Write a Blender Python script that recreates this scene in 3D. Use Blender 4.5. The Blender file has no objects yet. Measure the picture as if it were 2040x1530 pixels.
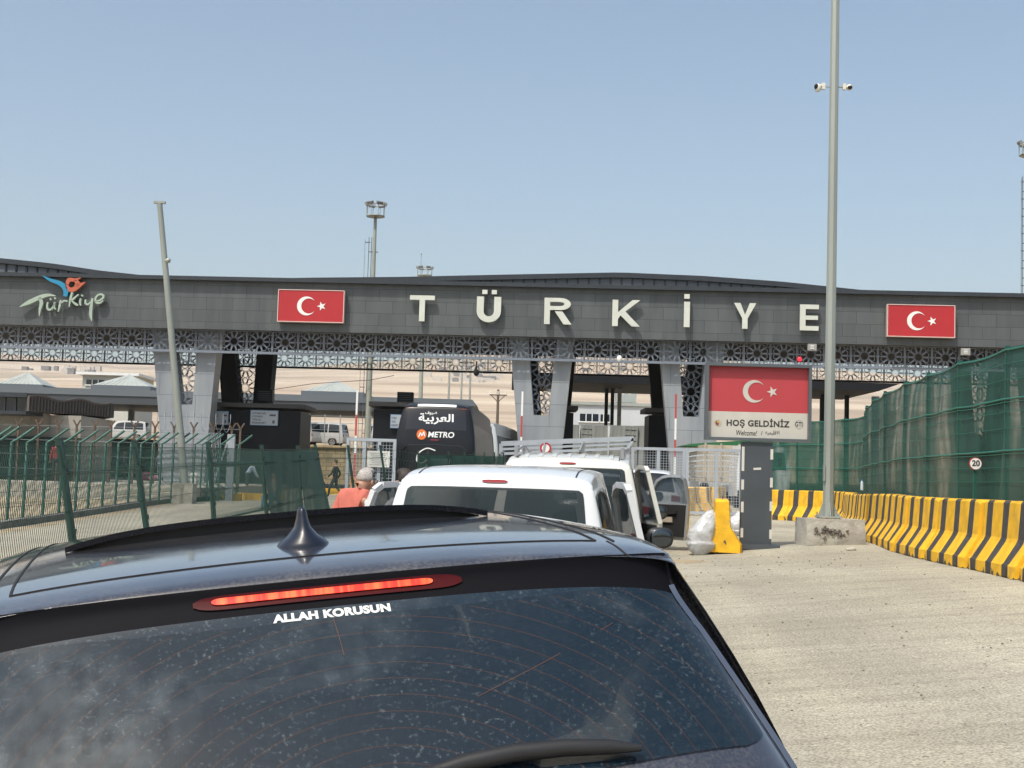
import bpy, bmesh, math, random
import numpy as np
from mathutils import Vector, Matrix
random.seed(7)
sc = bpy.context.scene
COL = sc.collection
R = math.radians
# ------------------------------------------------------------------ camera, sky, sun, exposure
F, CX, CY, YH, ROLL, CAMZ = 2700.0, 1020.0, 765.0, 955.0, 0.029, 1.85
PITCH = math.atan((YH - CY) / F)
FW = Vector((0, math.cos(PITCH), math.sin(PITCH)))
_r0 = Vector((1, 0, 0)); _u0 = _r0.cross(FW)
RT = _r0 * math.cos(ROLL) + _u0 * math.sin(ROLL)
UP = _u0 * math.cos(ROLL) - _r0 * math.sin(ROLL)
CAM = Vector((0, 0, CAMZ))
cam = bpy.data.cameras.new('camera'); camo = bpy.data.objects.new('camera', cam); COL.objects.link(camo)
camo.matrix_world = Matrix(((RT.x, UP.x, -FW.x, 0), (RT.y, UP.y, -FW.y, 0), (RT.z, UP.z, -FW.z, CAMZ), (0, 0, 0, 1)))
cam.sensor_width = 36; cam.lens = 36 * F / 2040; cam.clip_start = 0.1; cam.clip_end = 20000
sc.camera = camo
SUN_TRAVEL = Vector((0.33, 0.50, -1.0)).normalized()
SUN_EL = math.asin(-SUN_TRAVEL.z); SUN_AZ = math.atan2(-SUN_TRAVEL.x, -SUN_TRAVEL.y)
wd = bpy.data.worlds.new('World'); sc.world = wd; wd.use_nodes = True
_nt = wd.node_tree; _sky = _nt.nodes.new('ShaderNodeTexSky'); _sky.sky_type = 'NISHITA'; _sky.sun_disc = False
_sky.sun_elevation = SUN_EL; _sky.sun_rotation = SUN_AZ % (2 * math.pi)
_sky.air_density = 1.0; _sky.dust_density = 5.0; _sky.ozone_density = 0.7; _sky.altitude = 400
_tint = _nt.nodes.new('ShaderNodeMix'); _tint.data_type = 'RGBA'; _tint.blend_type = 'MULTIPLY'; _tint.inputs[0].default_value = 1; _tint.inputs[7].default_value = (1.05, 1.06, .995, 1)
_nt.links.new(_sky.outputs[0], _tint.inputs[6]); _nt.links.new(_tint.outputs[2], _nt.nodes['Background'].inputs[0]); _nt.nodes['Background'].inputs[1].default_value = 0.15
sl = bpy.data.lights.new('sun', 'SUN'); sl.energy = 3.1; sl.angle = R(0.5); sl.color = (1, 0.965, 0.89)
so = bpy.data.objects.new('sun', sl); COL.objects.link(so); so.rotation_euler = SUN_TRAVEL.to_track_quat('-Z', 'Y').to_euler(); so.location = (-20, -30, 60)
vs = sc.view_settings; vs.view_transform = 'Standard'; vs.look = 'None'; vs.gamma = 1; vs.exposure = 0.33
sc.cycles.max_bounces = 8; sc.cycles.transparent_max_bounces = 24; sc.cycles.use_denoising = True

def ray(px, py): return FW + RT * ((px - CX) / F) - UP * ((py - CY) / F)
def P(px, py, Y):
    d = ray(px, py); return CAM + d * (Y / d.y)
# ------------------------------------------------------------------ materials
def s2l(c):
    return tuple(((v / 255) / 12.92 if v / 255 <= .04045 else ((v / 255 + .055) / 1.055) ** 2.4) for v in c)
MATS = {}
def mat(name, col, rough=.6, metal=0., var=0., scale=3., bump=0., coat=0., emit=None, alpha=1., spec=.5, col2=None, fac=(.45, .6), detail=4., bscale=None, stretch=None):
    """plain procedural material: base colour with noise variation (col -> col2), optional bump"""
    if name in MATS: return MATS[name]
    m = bpy.data.materials.new(name); m.use_nodes = True; nt = m.node_tree; b = nt.nodes['Principled BSDF']
    b.inputs['Base Color'].default_value = (*col, 1); b.inputs['Roughness'].default_value = rough; b.inputs['Metallic'].default_value = metal
    b.inputs['Coat Weight'].default_value = coat; b.inputs['Coat Roughness'].default_value = .04; b.inputs['Specular IOR Level'].default_value = spec
    b.inputs['Alpha'].default_value = alpha
    tc = nt.nodes.new('ShaderNodeTexCoord'); vec = tc.outputs['Object']
    if stretch:
        mp = nt.nodes.new('ShaderNodeMapping'); mp.inputs['Scale'].default_value = stretch; nt.links.new(vec, mp.inputs[0]); vec = mp.outputs[0]
    if var or col2:
        n = nt.nodes.new('ShaderNodeTexNoise'); n.inputs['Scale'].default_value = scale; n.inputs['Detail'].default_value = detail; nt.links.new(vec, n.inputs['Vector'])
        r = nt.nodes.new('ShaderNodeValToRGB'); nt.links.new(n.outputs[0], r.inputs[0])
        a = col if col2 else tuple(v * (1 - var) for v in col); z = col2 if col2 else tuple(min(1, v * (1 + var)) for v in col)
        r.color_ramp.elements[0].color = (*a, 1); r.color_ramp.elements[1].color = (*z, 1)
        if col2: r.color_ramp.elements[0].position, r.color_ramp.elements[1].position = fac
        else: r.color_ramp.elements[0].position, r.color_ramp.elements[1].position = .3, .7
        nt.links.new(r.outputs[0], b.inputs['Base Color'])
    if bump:
        n2 = nt.nodes.new('ShaderNodeTexNoise'); n2.inputs['Scale'].default_value = bscale or scale * 6; n2.inputs['Detail'].default_value = 5; nt.links.new(vec, n2.inputs['Vector'])
        bp = nt.nodes.new('ShaderNodeBump'); bp.inputs['Strength'].default_value = bump; bp.inputs['Distance'].default_value = .02
        nt.links.new(n2.outputs[0], bp.inputs['Height']); nt.links.new(bp.outputs[0], b.inputs['Normal'])
    if emit:
        b.inputs['Emission Color'].default_value = (*emit[0], 1); b.inputs['Emission Strength'].default_value = emit[1]
    MATS[name] = m; return m
def panel_mat(name, col, mortar, bw, bh, rough=.5, var=.12, off=.5, ms=.012, squash=None):
    if name in MATS: return MATS[name]
    m = bpy.data.materials.new(name); m.use_nodes = True; nt = m.node_tree; b = nt.nodes['Principled BSDF']; b.inputs['Roughness'].default_value = rough
    tc = nt.nodes.new('ShaderNodeTexCoord'); sp = nt.nodes.new('ShaderNodeSeparateXYZ'); cb = nt.nodes.new('ShaderNodeCombineXYZ')
    nt.links.new(tc.outputs['Object'], sp.inputs[0]); nt.links.new(sp.outputs[0], cb.inputs[0]); nt.links.new(sp.outputs[2], cb.inputs[1])
    br = nt.nodes.new('ShaderNodeTexBrick'); br.offset = off; br.inputs['Scale'].default_value = 1; br.inputs['Brick Width'].default_value = bw; br.inputs['Row Height'].default_value = bh
    br.inputs['Mortar Size'].default_value = ms; br.inputs['Mortar Smooth'].default_value = .1; br.inputs['Bias'].default_value = 0
    br.inputs['Color1'].default_value = (*[v * (1 - var) for v in col], 1); br.inputs['Color2'].default_value = (*[v * (1 + var) for v in col], 1); br.inputs['Mortar'].default_value = (*mortar, 1)
    nt.links.new(cb.outputs[0], br.inputs['Vector'])
    n = nt.nodes.new('ShaderNodeTexNoise'); n.inputs['Scale'].default_value = 1.3; n.inputs['Detail'].default_value = 6
    mp = nt.nodes.new('ShaderNodeMapping'); mp.inputs['Scale'].default_value = (1.6, 1, .25); nt.links.new(tc.outputs['Object'], mp.inputs[0]); nt.links.new(mp.outputs[0], n.inputs['Vector'])
    r = nt.nodes.new('ShaderNodeValToRGB'); r.color_ramp.elements[0].position = .3; r.color_ramp.elements[1].position = .75
    r.color_ramp.elements[0].color = (.82, .82, .82, 1); r.color_ramp.elements[1].color = (1.12, 1.1, 1.06, 1); nt.links.new(n.outputs[0], r.inputs[0])
    mx = nt.nodes.new('ShaderNodeMix'); mx.data_type = 'RGBA'; mx.blend_type = 'MULTIPLY'; mx.inputs[0].default_value = 1
    nt.links.new(br.outputs[0], mx.inputs[6]); nt.links.new(r.outputs[0], mx.inputs[7]); nt.links.new(mx.outputs[2], b.inputs['Base Color'])
    MATS[name] = m; return m
# ------------------------------------------------------------------ mesh builder
class MB:
    def __init__(s): s.v = []; s.f = []; s.mi = []; s.sm = []
    def add(s, vs_, fs, mi=0, smooth=False):
        o = len(s.v); s.v += [tuple(v) for v in vs_]
        for f in fs: s.f.append(tuple(i + o for i in f)); s.mi.append(mi); s.sm.append(smooth)
        return s
    def box(s, c, size, rot=None, mi=0):
        hx, hy, hz = size[0] / 2, size[1] / 2, size[2] / 2
        vv = [Vector((x, y, z)) for x in (-hx, hx) for y in (-hy, hy) for z in (-hz, hz)]
        if rot is not None: vv = [rot @ v for v in vv]
        c = Vector(c)
        return s.add([v + c for v in vv], [(0, 1, 3, 2), (4, 6, 7, 5), (0, 4, 5, 1), (2, 3, 7, 6), (0, 2, 6, 4), (1, 5, 7, 3)], mi)
    def bar(s, a, b, w, h=None, up=None, mi=0, w2=None):
        a, b = Vector(a), Vector(b); d = (b - a)
        if d.length < 1e-6: return s
        d.normalize(); h = w if h is None else h
        u = Vector(up) if up is not None else Vector((0, 0, 1))
        if abs(d.dot(u)) > .98: u = Vector((0, 1, 0)) if abs(d.y) < .9 else Vector((1, 0, 0))
        x = d.cross(u).normalized(); y = x.cross(d).normalized(); k = (w2 / w) if w2 else 1
        vv = []
        for p, q in ((a, 1), (b, k)):
            for i, j in ((-1, -1), (1, -1), (1, 1), (-1, 1)): vv.append(p + x * (i * w / 2 * q) + y * (j * h / 2 * q))
        return s.add(vv, [(0, 3, 2, 1), (4, 5, 6, 7), (0, 1, 5, 4), (1, 2, 6, 5), (2, 3, 7, 6), (3, 0, 4, 7)], mi)
    def tube(s, pts, r, n=8, mi=0, cap=True, smooth=True):
        pts = [Vector(p) for p in pts]; rs = r if isinstance(r, (list, tuple)) else [r] * len(pts)
        vv = []; fs = []; pu = None
        for i, p in enumerate(pts):
            d = (pts[min(i + 1, len(pts) - 1)] - pts[max(i - 1, 0)]).normalized()
            u = pu if pu is not None else (Vector((0, 0, 1)) if abs(d.z) < .9 else Vector((1, 0, 0)))
            x = d.cross(u).normalized(); y = x.cross(d).normalized(); pu = y
            for k in range(n):
                a = 2 * math.pi * k / n; vv.append(p + x * (math.cos(a) * rs[i]) + y * (math.sin(a) * rs[i]))
        for i in range(len(pts) - 1):
            for k in range(n): fs.append((i * n + k, i * n + (k + 1) % n, (i + 1) * n + (k + 1) % n, (i + 1) * n + k))
        s.add(vv, fs, mi, smooth)
        if cap: s.add(vv[:n], [tuple(range(n))], mi); s.add(vv[-n:], [tuple(reversed(range(n)))], mi)
        return s
    def prism(s, poly, fn0, fn1, mi=0, side=None):
        """2D polygon -> solid between two maps"""
        n = len(poly); vv = [fn0(*p) for p in poly] + [fn1(*p) for p in poly]
        s.add(vv, [tuple(range(n)), tuple(reversed(range(n, 2 * n)))], mi)
        s.add(vv, [(i, i + n, (i + 1) % n + n, (i + 1) % n) for i in range(n)], mi if side is None else side)
        return s
    def grid(s, fn, us, vs_, mi=0, smooth=True, closed=False):
        nu, nv = len(us), len(vs_); vv = [fn(u, v) for u in us for v in vs_]; fs = []
        for i in range(nu - 1):
            for j in range(nv - 1): fs.append((i * nv + j, (i + 1) * nv + j, (i + 1) * nv + j + 1, i * nv + j + 1))
        return s.add(vv, fs, mi, smooth)
    def ball(s, c, r, nu=12, nv=8, mi=0, fn=None):
        c = Vector(c); rr = r if isinstance(r, (tuple, list)) else (r, r, r)
        def g(a, b):
            p = Vector((math.cos(a) * math.sin(b) * rr[0], math.sin(a) * math.sin(b) * rr[1], math.cos(b) * rr[2]))
            if fn: p = fn(p)
            return c + p
        return s.grid(g, [2 * math.pi * i / nu for i in range(nu + 1)], [math.pi * (j + .001) / (nv + .002) for j in range(nv + 1)], mi)
    def build(s, name, mats=None, parent=None, recalc=False, weld=False, **props):
        me = bpy.data.meshes.new(name); me.from_pydata(s.v, [], s.f)
        me.polygons.foreach_set('material_index', s.mi); me.polygons.foreach_set('use_smooth', s.sm)
        if weld or recalc:
            bm = bmesh.new(); bm.from_mesh(me)
            if weld: bmesh.ops.remove_doubles(bm, verts=bm.verts, dist=1e-4)
            if recalc: bmesh.ops.recalc_face_normals(bm, faces=bm.faces)
            bm.to_mesh(me); bm.free()
        for m in (mats if isinstance(mats, (list, tuple)) else [mats]):
            if m: me.materials.append(m)
        me.update()
        o = bpy.data.objects.new(name, me); COL.objects.link(o)
        if parent: o.parent = parent
        for k, v in props.items(): o[k] = v
        return o
def empty(name, label, cat, M=None, group=None):
    o = bpy.data.objects.new(name, None); COL.objects.link(o); o.empty_display_size = .2
    if M is not None: o.matrix_world = M if isinstance(M, Matrix) else Matrix.Translation(Vector(M))
    return tag(o, label, cat, group)
def tag(o, label, cat, group=None):
    o['label'] = label; o['category'] = cat
    if group: o['group'] = group
    return o
def struct(o, kind='structure'): o['kind'] = kind; return o
def dup(o, M=None, label=None, parent=None):
    c = o.copy(); COL.objects.link(c)
    if parent: c.parent = parent
    if M is not None: c.matrix_world = M
    if label: c['label'] = label
    for ch in o.children: dup(ch, None, None, c)
    return c
_TXT = {}
def text_geo(s, size=1., extrude=0., offset=0., shear=0., space=1., align='CENTER'):
    """text as plain polygons (verts, faces), x right, y up, z towards the reader"""
    k = (s, size, extrude, offset, shear, space, align)
    if k in _TXT: return _TXT[k]
    c = bpy.data.curves.new('lettering', 'FONT'); c.body = s; c.size = size; c.extrude = extrude; c.offset = offset; c.shear = shear; c.space_character = space; c.align_x = align; c.resolution_u = 4
    o = bpy.data.objects.new('lettering', c); COL.objects.link(o); bpy.context.view_layer.update()
    dg = bpy.context.evaluated_depsgraph_get(); me = bpy.data.meshes.new_from_object(o.evaluated_get(dg))
    g = ([Vector(v.co) for v in me.vertices], [tuple(p.vertices) for p in me.polygons])
    bpy.data.objects.remove(o); bpy.data.curves.remove(c); bpy.data.meshes.remove(me); _TXT[k] = g; return g
def add_text(mb, s, fn, mi=0, **kw):
    v, f = text_geo(s, **kw); mb.add([fn(p) for p in v], f, mi)
def fit_text(mb, s, box, fn, depth=.0, mi=0, **kw):
    """scale text geometry into box (x0,x1,y0,y1) of the fn plane; fn(x,y,z)"""
    v, f = text_geo(s, **kw)
    xs = [p.x for p in v]; ys = [p.y for p in v]; ax, bx, ay, by = min(xs), max(xs), min(ys), max(ys)
    x0, x1, y0, y1 = box
    mb.add([fn(x0 + (p.x - ax) / (bx - ax) * (x1 - x0), y0 + (p.y - ay) / (by - ay) * (y1 - y0), p.z * depth) for p in v], f, mi)
# ------------------------------------------------------------------ terrain
CAR_YAW, CAR_ROLL = R(14.81), R(6.06)
CAR_M = Matrix.Translation((-.167, 2.6, .045)) @ Matrix.Rotation(CAR_YAW, 4, 'Z') @ Matrix.Rotation(-CAR_ROLL, 4, 'Y')
CTRL = []
for u in (-1.5, 0, 1.6):
    for v in (-.6, 1.5, 3.8):
        p = CAR_M @ Vector((u, v, 0)); CTRL.append((p.x, p.y, p.z))
CTRL += [(3.2, 2.5, .30), (3.0, 6, .38), (5.5, 8, .62), (6.16, 16.3, .80), (6.48, 20.9, .80), (7.35, 28.5, .80), (9.6, 39.5, .82), (8.4, 43.5, .82), (5.9, 25.3, .80), (4.62, 25.2, .72), (3.9, 24.4, .57), (12, 20, .85), (14, 45, .9),
         (.7, 18, .36), (-.15, 10, .10), (.4, 14, .2), (-4.1, 12, .02), (-4.1, 18, .2), (-4.1, 26, .36), (-2.45, 43, .55), (-8.2, 63, .72), (-13.9, 37.6, .30), (-12.3, 50.7, .62), (-12.9, 57, .62), (-20, 40, .35), (-25, 52, .72), (-9, 20, .05),
         (-8, 30, .25), (-35, 30, .3), (30, 30, .9), (0, 72, 1.), (-25, 72, 1.1), (25, 72, 1.), (0, 60, .85), (-40, 60, 1.1), (40, 60, 1.), (-10, -8, -.7), (0, -8, 0), (10, -8, .6), (-60, 0, -.2), (60, 0, .8), (-60, 100, 1.2), (60, 100, 1.2), (0, 100, 1.2), (0, 90, 1.1)]
_A = np.array(CTRL)
def _tps(r): return np.where(r > 1e-9, r * r * np.log(np.maximum(r, 1e-9)), 0)
_n = len(_A); _K = _tps(np.linalg.norm(_A[:, None, :2] - _A[None, :, :2], axis=2)) + np.eye(_n) * 2.0
_Pm = np.c_[np.ones(_n), _A[:, :2]]; _S = np.zeros((_n + 3, _n + 3)); _S[:_n, :_n] = _K; _S[:_n, _n:] = _Pm; _S[_n:, :_n] = _Pm.T
_W = np.linalg.solve(_S, np.r_[_A[:, 2], 0, 0, 0])
def gz_near(X, Y):
    X = np.clip(np.asarray(X, float), -60, 60); Y = np.clip(np.asarray(Y, float), -8, 100)
    r = np.sqrt((X[..., None] - _A[:, 0]) ** 2 + (Y[..., None] - _A[:, 1]) ** 2)
    return _tps(r) @ _W[:_n] + _W[_n] + _W[_n + 1] * X + _W[_n + 2] * Y
def gz(X, Y): return float(gz_near(np.array([X]), np.array([Y]))[0])
def on(X, Y, dz=0): return Vector((X, Y, gz(X, Y) + dz))
# ------------------------------------------------------------------ ground, hills, road
def lerp_pts(x, pts): return float(np.interp(x, [p[0] for p in pts], [p[1] for p in pts]))
FARZ = [(97, 0), (140, .6), (250, 7), (500, 20), (1000, 50), (2000, 132), (3000, 222), (4000, 322), (4600, 350), (7000, 330)]
_rs = np.random.RandomState(3); _WV = [(10 ** _rs.uniform(-3.3, -2.2), _rs.uniform(0, 6.28), _rs.uniform(0, 6.28)) for _ in range(14)]
def hills(X, Y):
    h = 0
    for k, (w, ph, an) in enumerate(_WV): h += math.sin(w * 2 * (X * math.cos(an) + Y * math.sin(an)) + ph) * (.0012 / w) ** .8
    return h
def ground_z(X, Y):
    z = gz(X, Y)
    if Y > 97:
        left = min(1, max(0, (-4 - X) / 3)); z += 2.7 * left + 2.7 * (1 - left) * min(1, max(0, (Y - 97) / 60))
        z += lerp_pts(Y, FARZ)
        if Y > 300: z += hills(X, Y) * min(1, (Y - 300) / 2200) * 9
    return z
def axis(lo, hi, step, far, n): 
    a = list(np.arange(lo, hi + .01, step)); g = np.geomspace(step * 2, far, n)
    return [lo - v for v in g[::-1]] + a + [hi + v for v in g]
XS = axis(-60, 60, 2, 6500, 26); YS = [-60, -30] + list(np.arange(-8, 96, 2)) + [96.9, 97.05] + list(97 + np.geomspace(3, 6900, 60))
M_dirt = mat('dry_earth', (.36, .285, .19), .95, col2=(.25, .2, .13), scale=.9, bump=.5, bscale=9, detail=8, fac=(.4, .62))
def hill_material():
    m = mat('hill_fields', (.44, .33, .235), .95); nt = m.node_tree; b = nt.nodes['Principled BSDF']
    tc = nt.nodes.new('ShaderNodeTexCoord'); mp = nt.nodes.new('ShaderNodeMapping'); mp.inputs['Scale'].default_value = (.005, .011, .006); nt.links.new(tc.outputs['Object'], mp.inputs[0])
    n1 = nt.nodes.new('ShaderNodeTexNoise'); n1.inputs['Scale'].default_value = .55; n1.inputs['Detail'].default_value = 9; nt.links.new(mp.outputs[0], n1.inputs['Vector'])
    vo = nt.nodes.new('ShaderNodeTexVoronoi'); vo.inputs['Scale'].default_value = 1.3; nt.links.new(mp.outputs[0], vo.inputs['Vector'])
    r = nt.nodes.new('ShaderNodeValToRGB'); nt.links.new(n1.outputs[0], r.inputs[0]); e = r.color_ramp.elements
    e[0].position = .3; e[0].color = (.27, .23, .16, 1); e[1].position = .7; e[1].color = (.47, .39, .28, 1); k = e.new(.47); k.color = (.36, .27, .19, 1); k = e.new(.56); k.color = (.44, .35, .255, 1)
    mx = nt.nodes.new('ShaderNodeMix'); mx.data_type = 'RGBA'; mx.blend_type = 'SOFT_LIGHT'; mx.inputs[0].default_value = .3
    nt.links.new(r.outputs[0], mx.inputs[6]); bwn = nt.nodes.new('ShaderNodeRGBToBW'); nt.links.new(vo.outputs['Color'], bwn.inputs[0]); nt.links.new(bwn.outputs[0], mx.inputs[7])
    hs = nt.nodes.new('ShaderNodeHueSaturation'); hs.inputs['Saturation'].default_value = .95; nt.links.new(mx.outputs[2], hs.inputs['Color']); nt.links.new(hs.outputs[0], b.inputs['Base Color'])
    return m
M_hill = hill_material()
g = MB(); g.grid(lambda y, x: (x, y, ground_z(x, y)), YS, XS); nx = len(XS)
for i, f in enumerate(g.f): g.mi[i] = 1 if YS[i // (nx - 1)] > 170 else 0
g.f = [tuple(reversed(f)) for f in g.f]
struct(g.build('ground', [M_dirt, M_hill]))
# dusty worn asphalt
def road_material():
    m = mat('dusty_asphalt', (.40, .36, .29), .92, bump=.55, bscale=38, scale=8); nt = m.node_tree; b = nt.nodes['Principled BSDF']
    tc = nt.nodes.new('ShaderNodeTexCoord')
    def noise(sc_, det, p0, c0, p1, c1, st=(1, 1, 1)):
        mp = nt.nodes.new('ShaderNodeMapping'); mp.inputs['Scale'].default_value = st; nt.links.new(tc.outputs['Object'], mp.inputs[0])
        n = nt.nodes.new('ShaderNodeTexNoise'); n.inputs['Scale'].default_value = sc_; n.inputs['Detail'].default_value = det; nt.links.new(mp.outputs[0], n.inputs['Vector'])
        r = nt.nodes.new('ShaderNodeValToRGB'); nt.links.new(n.outputs[0], r.inputs[0]); e = r.color_ramp.elements
        e[0].position, e[1].position = p0, p1; e[0].color, e[1].color = (*c0, 1), (*c1, 1); return r.outputs[0]
    a = noise(.35, 6, .35, (.325, .302, .238), .65, (.405, .38, .305))
    d = noise(55, 3, .34, (.52, .5, .48), .62, (1.22, 1.22, 1.22))
    s = noise(2.2, 8, .3, (.84, .83, .82), .55, (1.04, 1.04, 1.03), (.25, 2.2, 1))
    w_ = noise(1.1, 5, .32, (.86, .86, .87), .6, (1.03, 1.03, 1.02), (1.3, .09, 1)); v_ = noise(.8, 6, .62, (1, 1, 1), .72, (.84, .84, .86))
    p = noise(14, 2, .70, (1, 1, 1), .735, (.42, .38, .36))
    q = noise(11, 2, .735, (1, 1, 1), .75, (1.55, 1.5, 1.45))
    for t in (d, s, w_, v_, p, q):
        mx = nt.nodes.new('ShaderNodeMix'); mx.data_type = 'RGBA'; mx.blend_type = 'MULTIPLY'; mx.inputs[0].default_value = 1
        nt.links.new(a, mx.inputs[6]); nt.links.new(t, mx.inputs[7]); a = mx.outputs[2]
    nt.links.new(a, b.inputs['Base Color']); return m
M_road = road_material()
rd = MB(); rd.grid(lambda y, x: (x, y, ground_z(x, y) + .012 + (.0 if abs(x) < 12 else 0)), list(np.arange(-8, 71, 1)), list(np.arange(-12, 15, 1)))
rd.f = [tuple(reversed(f)) for f in rd.f]; struct(rd.build('road', M_road))
M_conc = mat('weathered_concrete', (.40, .375, .32), .9, col2=(.29, .27, .23), scale=3, bump=.4, bscale=30, detail=8)
M_kerb = mat('dark_kerb_stone', (.14, .14, .13), .9, var=.25, scale=2, bump=.3)
kb = MB(); kp = [on(-12.9 + .012 * (y - 30), y) for y in range(6, 60, 3)]
for a, b in zip(kp, kp[1:]): kb.bar(a + Vector((0, 0, .04)), b + Vector((0, 0, .04)), .3, .26)
struct(kb.build('kerb', M_kerb))
# platform edge on the left and its pavement
pw = MB(); pw.box((-31, 52, .85), (38, .4, .75)); struct(pw.build('platform_kerb', M_conc))
pl = MB(); pl.box((-31, 71.5, 1.0), (38, 38.58, .36)); struct(pl.build('platform', mat('platform_paving', (.36, .33, .28), .9, var=.15, scale=2)))
# village on the far slope: a mass of tiny houses
vl = MB(); rv = random.Random(5)
for cx, cy, n, sx in ((960, 782, 60, 60), (1215, 812, 20, 60), (130, 745, 24, 90), (880, 770, 14, 40), (1860, 800, 20, 60)):
    for _ in range(n):
        Y = rv.uniform(1900, 2300); X = P(rv.gauss(cx, sx * .5), cy, Y).x; s = rv.uniform(6, 12)
        vl.box((X, Y, ground_z(X, Y) + 2), (s, s, rv.uniform(6, 9)), mi=rv.choice((0, 0, 1)))
o = vl.build('village', [mat('village_wall', (.5, .46, .42), .9), mat('village_roof', (.2, .19, .19), .9)]); o['kind'] = 'stuff'; o['label'] = 'distant pale houses scattered on the dry hillside'
# ------------------------------------------------------------------ the border gate
GY, GYAW = 72.0, -0.056
G_M = Matrix.Translation((0, GY, 0)) @ Matrix.Rotation(GYAW, 4, 'Z'); G_I = G_M.inverted()
def gp(px, py, y=0.):
    """pixel -> gate-local (x, z) on the plane local y"""
    o = G_I @ CAM; d = G_I.to_3x3() @ ray(px, py); t = (y - o.y) / d.y; q = o + d * t; return q.x, q.z
zb = (gp(0, 645)[1] + gp(1000, 672)[1] + gp(2040, 697)[1]) / 3
zt = (gp(0, 553)[1] + gp(1000, 574.5)[1] + gp(2040, 597)[1]) / 3
zl = (gp(0, 690)[1] + gp(1000, 712)[1]) / 2
print('gate z', zb, zt, zl, gp(0, 645), gp(2040, 697), gp(0, 549), gp(2040, 593))
GX0, GX1 = gp(-260, 600)[0], gp(2330, 600)[0]
gate = empty('border_gate', 'long dark grey panelled border gate with pale letters and star lattice spanning the road', 'gate', G_M)
M_fas = panel_mat('fascia_panels', (.082, .093, .098), (.036, .042, .045), 1.44, .655, .45, .10)
M_trim = mat('dark_roof_metal', (.028, .034, .042), .4, var=.15)
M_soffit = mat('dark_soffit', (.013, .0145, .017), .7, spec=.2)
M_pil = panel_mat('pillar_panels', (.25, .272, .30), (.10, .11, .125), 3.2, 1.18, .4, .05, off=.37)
M_lat = mat('lattice_metal', (.17, .195, .235), .5)
M_glassdk = mat('dark_glazing', (.02, .028, .04), .08, spec=.6)
DEEP = 15.0; FY = -.45
f = MB(); f.box(((GX0 + GX1) / 2, FY + .2, (zb + zt) / 2), (GX1 - GX0, .4, zt - zb)); f.build('fascia', M_fas, gate)
f = MB(); f.box(((GX0 + GX1) / 2, FY + .1, zt + .105), (GX1 - GX0, .9, .21)); f.build('fascia_trim', M_trim, gate)
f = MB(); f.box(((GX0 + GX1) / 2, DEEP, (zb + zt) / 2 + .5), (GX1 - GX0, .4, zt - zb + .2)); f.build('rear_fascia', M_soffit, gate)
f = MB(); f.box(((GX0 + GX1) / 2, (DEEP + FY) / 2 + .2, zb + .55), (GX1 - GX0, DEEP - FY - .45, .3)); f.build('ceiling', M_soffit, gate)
# wavy roof
RP = [(-260, 489), (0, 514), (100, 524), (200, 539), (330, 553), (470, 556), (620, 553), (800, 551.5), (1000, 547), (1235, 542.5), (1400, 549.5), (1560, 561), (1760, 582), (1900, 588), (2040, 591), (2330, 597)]
rl = [gp(a, b, .6) for a, b in RP]; rl = [(x, max(z, zt + .25)) for x, z in rl]
def rz(x): return float(np.interp(x, [p[0] for p in rl], [p[1] for p in rl]))
rx = list(np.linspace(GX0, GX1, 90)); f = MB()
TH = .27
for s in range(len(rx) - 1):
    a, b = rx[s], rx[s + 1]
    f.add([(a, .6, rz(a)), (b, .6, rz(b)), (b, DEEP, rz(b) - .2), (a, DEEP, rz(a) - .2), (a, .6, rz(a) - TH), (b, .6, rz(b) - TH), (b, DEEP, rz(b) - TH - .2), (a, DEEP, rz(a) - TH - .2)], [(0, 1, 2, 3), (4, 7, 6, 5), (0, 4, 5, 1), (3, 2, 6, 7)])
f.build('roof', M_trim, gate)
M_cg = mat('clerestory_glass', (.13, .148, .17), .3, spec=.2); f = MB()
for s in range(len(rx) - 1):
    a, b = rx[s], rx[s + 1]
    za, zb_ = rz(a) - TH, rz(b) - TH
    if min(za, zb_) > zt + .06: f.add([(a, .78, zt), (b, .78, zt), (b, .78, zb_ + .05), (a, .78, za + .05)], [(0, 1, 2, 3)])
    elif f.v: f.build('clerestory_glazing', M_cg, gate); f = MB()
if f.v: f.build('clerestory_glazing', M_cg, gate)
x = GX0 + .2
while x < GX1:
    if rz(x) - TH > zt + .26: m_ = MB(); m_.box((x, .74, (zt + rz(x)) / 2 - .1), (.085, .08, rz(x) - zt - .25)); m_.build('clerestory_mullion', mat('mullion_black', (.008, .009, .011), .5), gate)
    x += .585
# lattice panels: ten-fold rosette cut from sheet metal
LW, LH = 1.40, zb - zl
def rosette_segs(W, H, s=1., cx=0., cz=0.):
    segs = []
    def pl_(pts, close=True):
        n = len(pts)
        for i in range(n if close else n - 1): segs.append((pts[i], pts[(i + 1) % n]))
    for k in range(10):
        a = math.pi / 2 + k * math.pi / 5; pts = []
        for r_, da in ((.155, 0), (.25, .215), (.335, .27), (.41, .215), (.445, 0), (.41, -.215), (.335, -.27), (.25, -.215)):
            pts.append((cx + s * r_ * math.cos(a + da), cz + s * r_ * math.sin(a + da)))
        pl_(pts)
        a2 = a + math.pi / 10
        pl_([(cx + s * .135 * math.cos(a2), cz + s * .135 * math.sin(a2)), (cx + s * .44 * math.cos(a2), cz + s * .44 * math.sin(a2)), (cx + s * .66 * math.cos(a2 + .14), cz + s * .66 * math.sin(a2 + .14))], False)
        pl_([(cx + s * .44 * math.cos(a2), cz + s * .44 * math.sin(a2)), (cx + s * .66 * math.cos(a2 - .14), cz + s * .66 * math.sin(a2 - .14))], False)
    return segs
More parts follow.
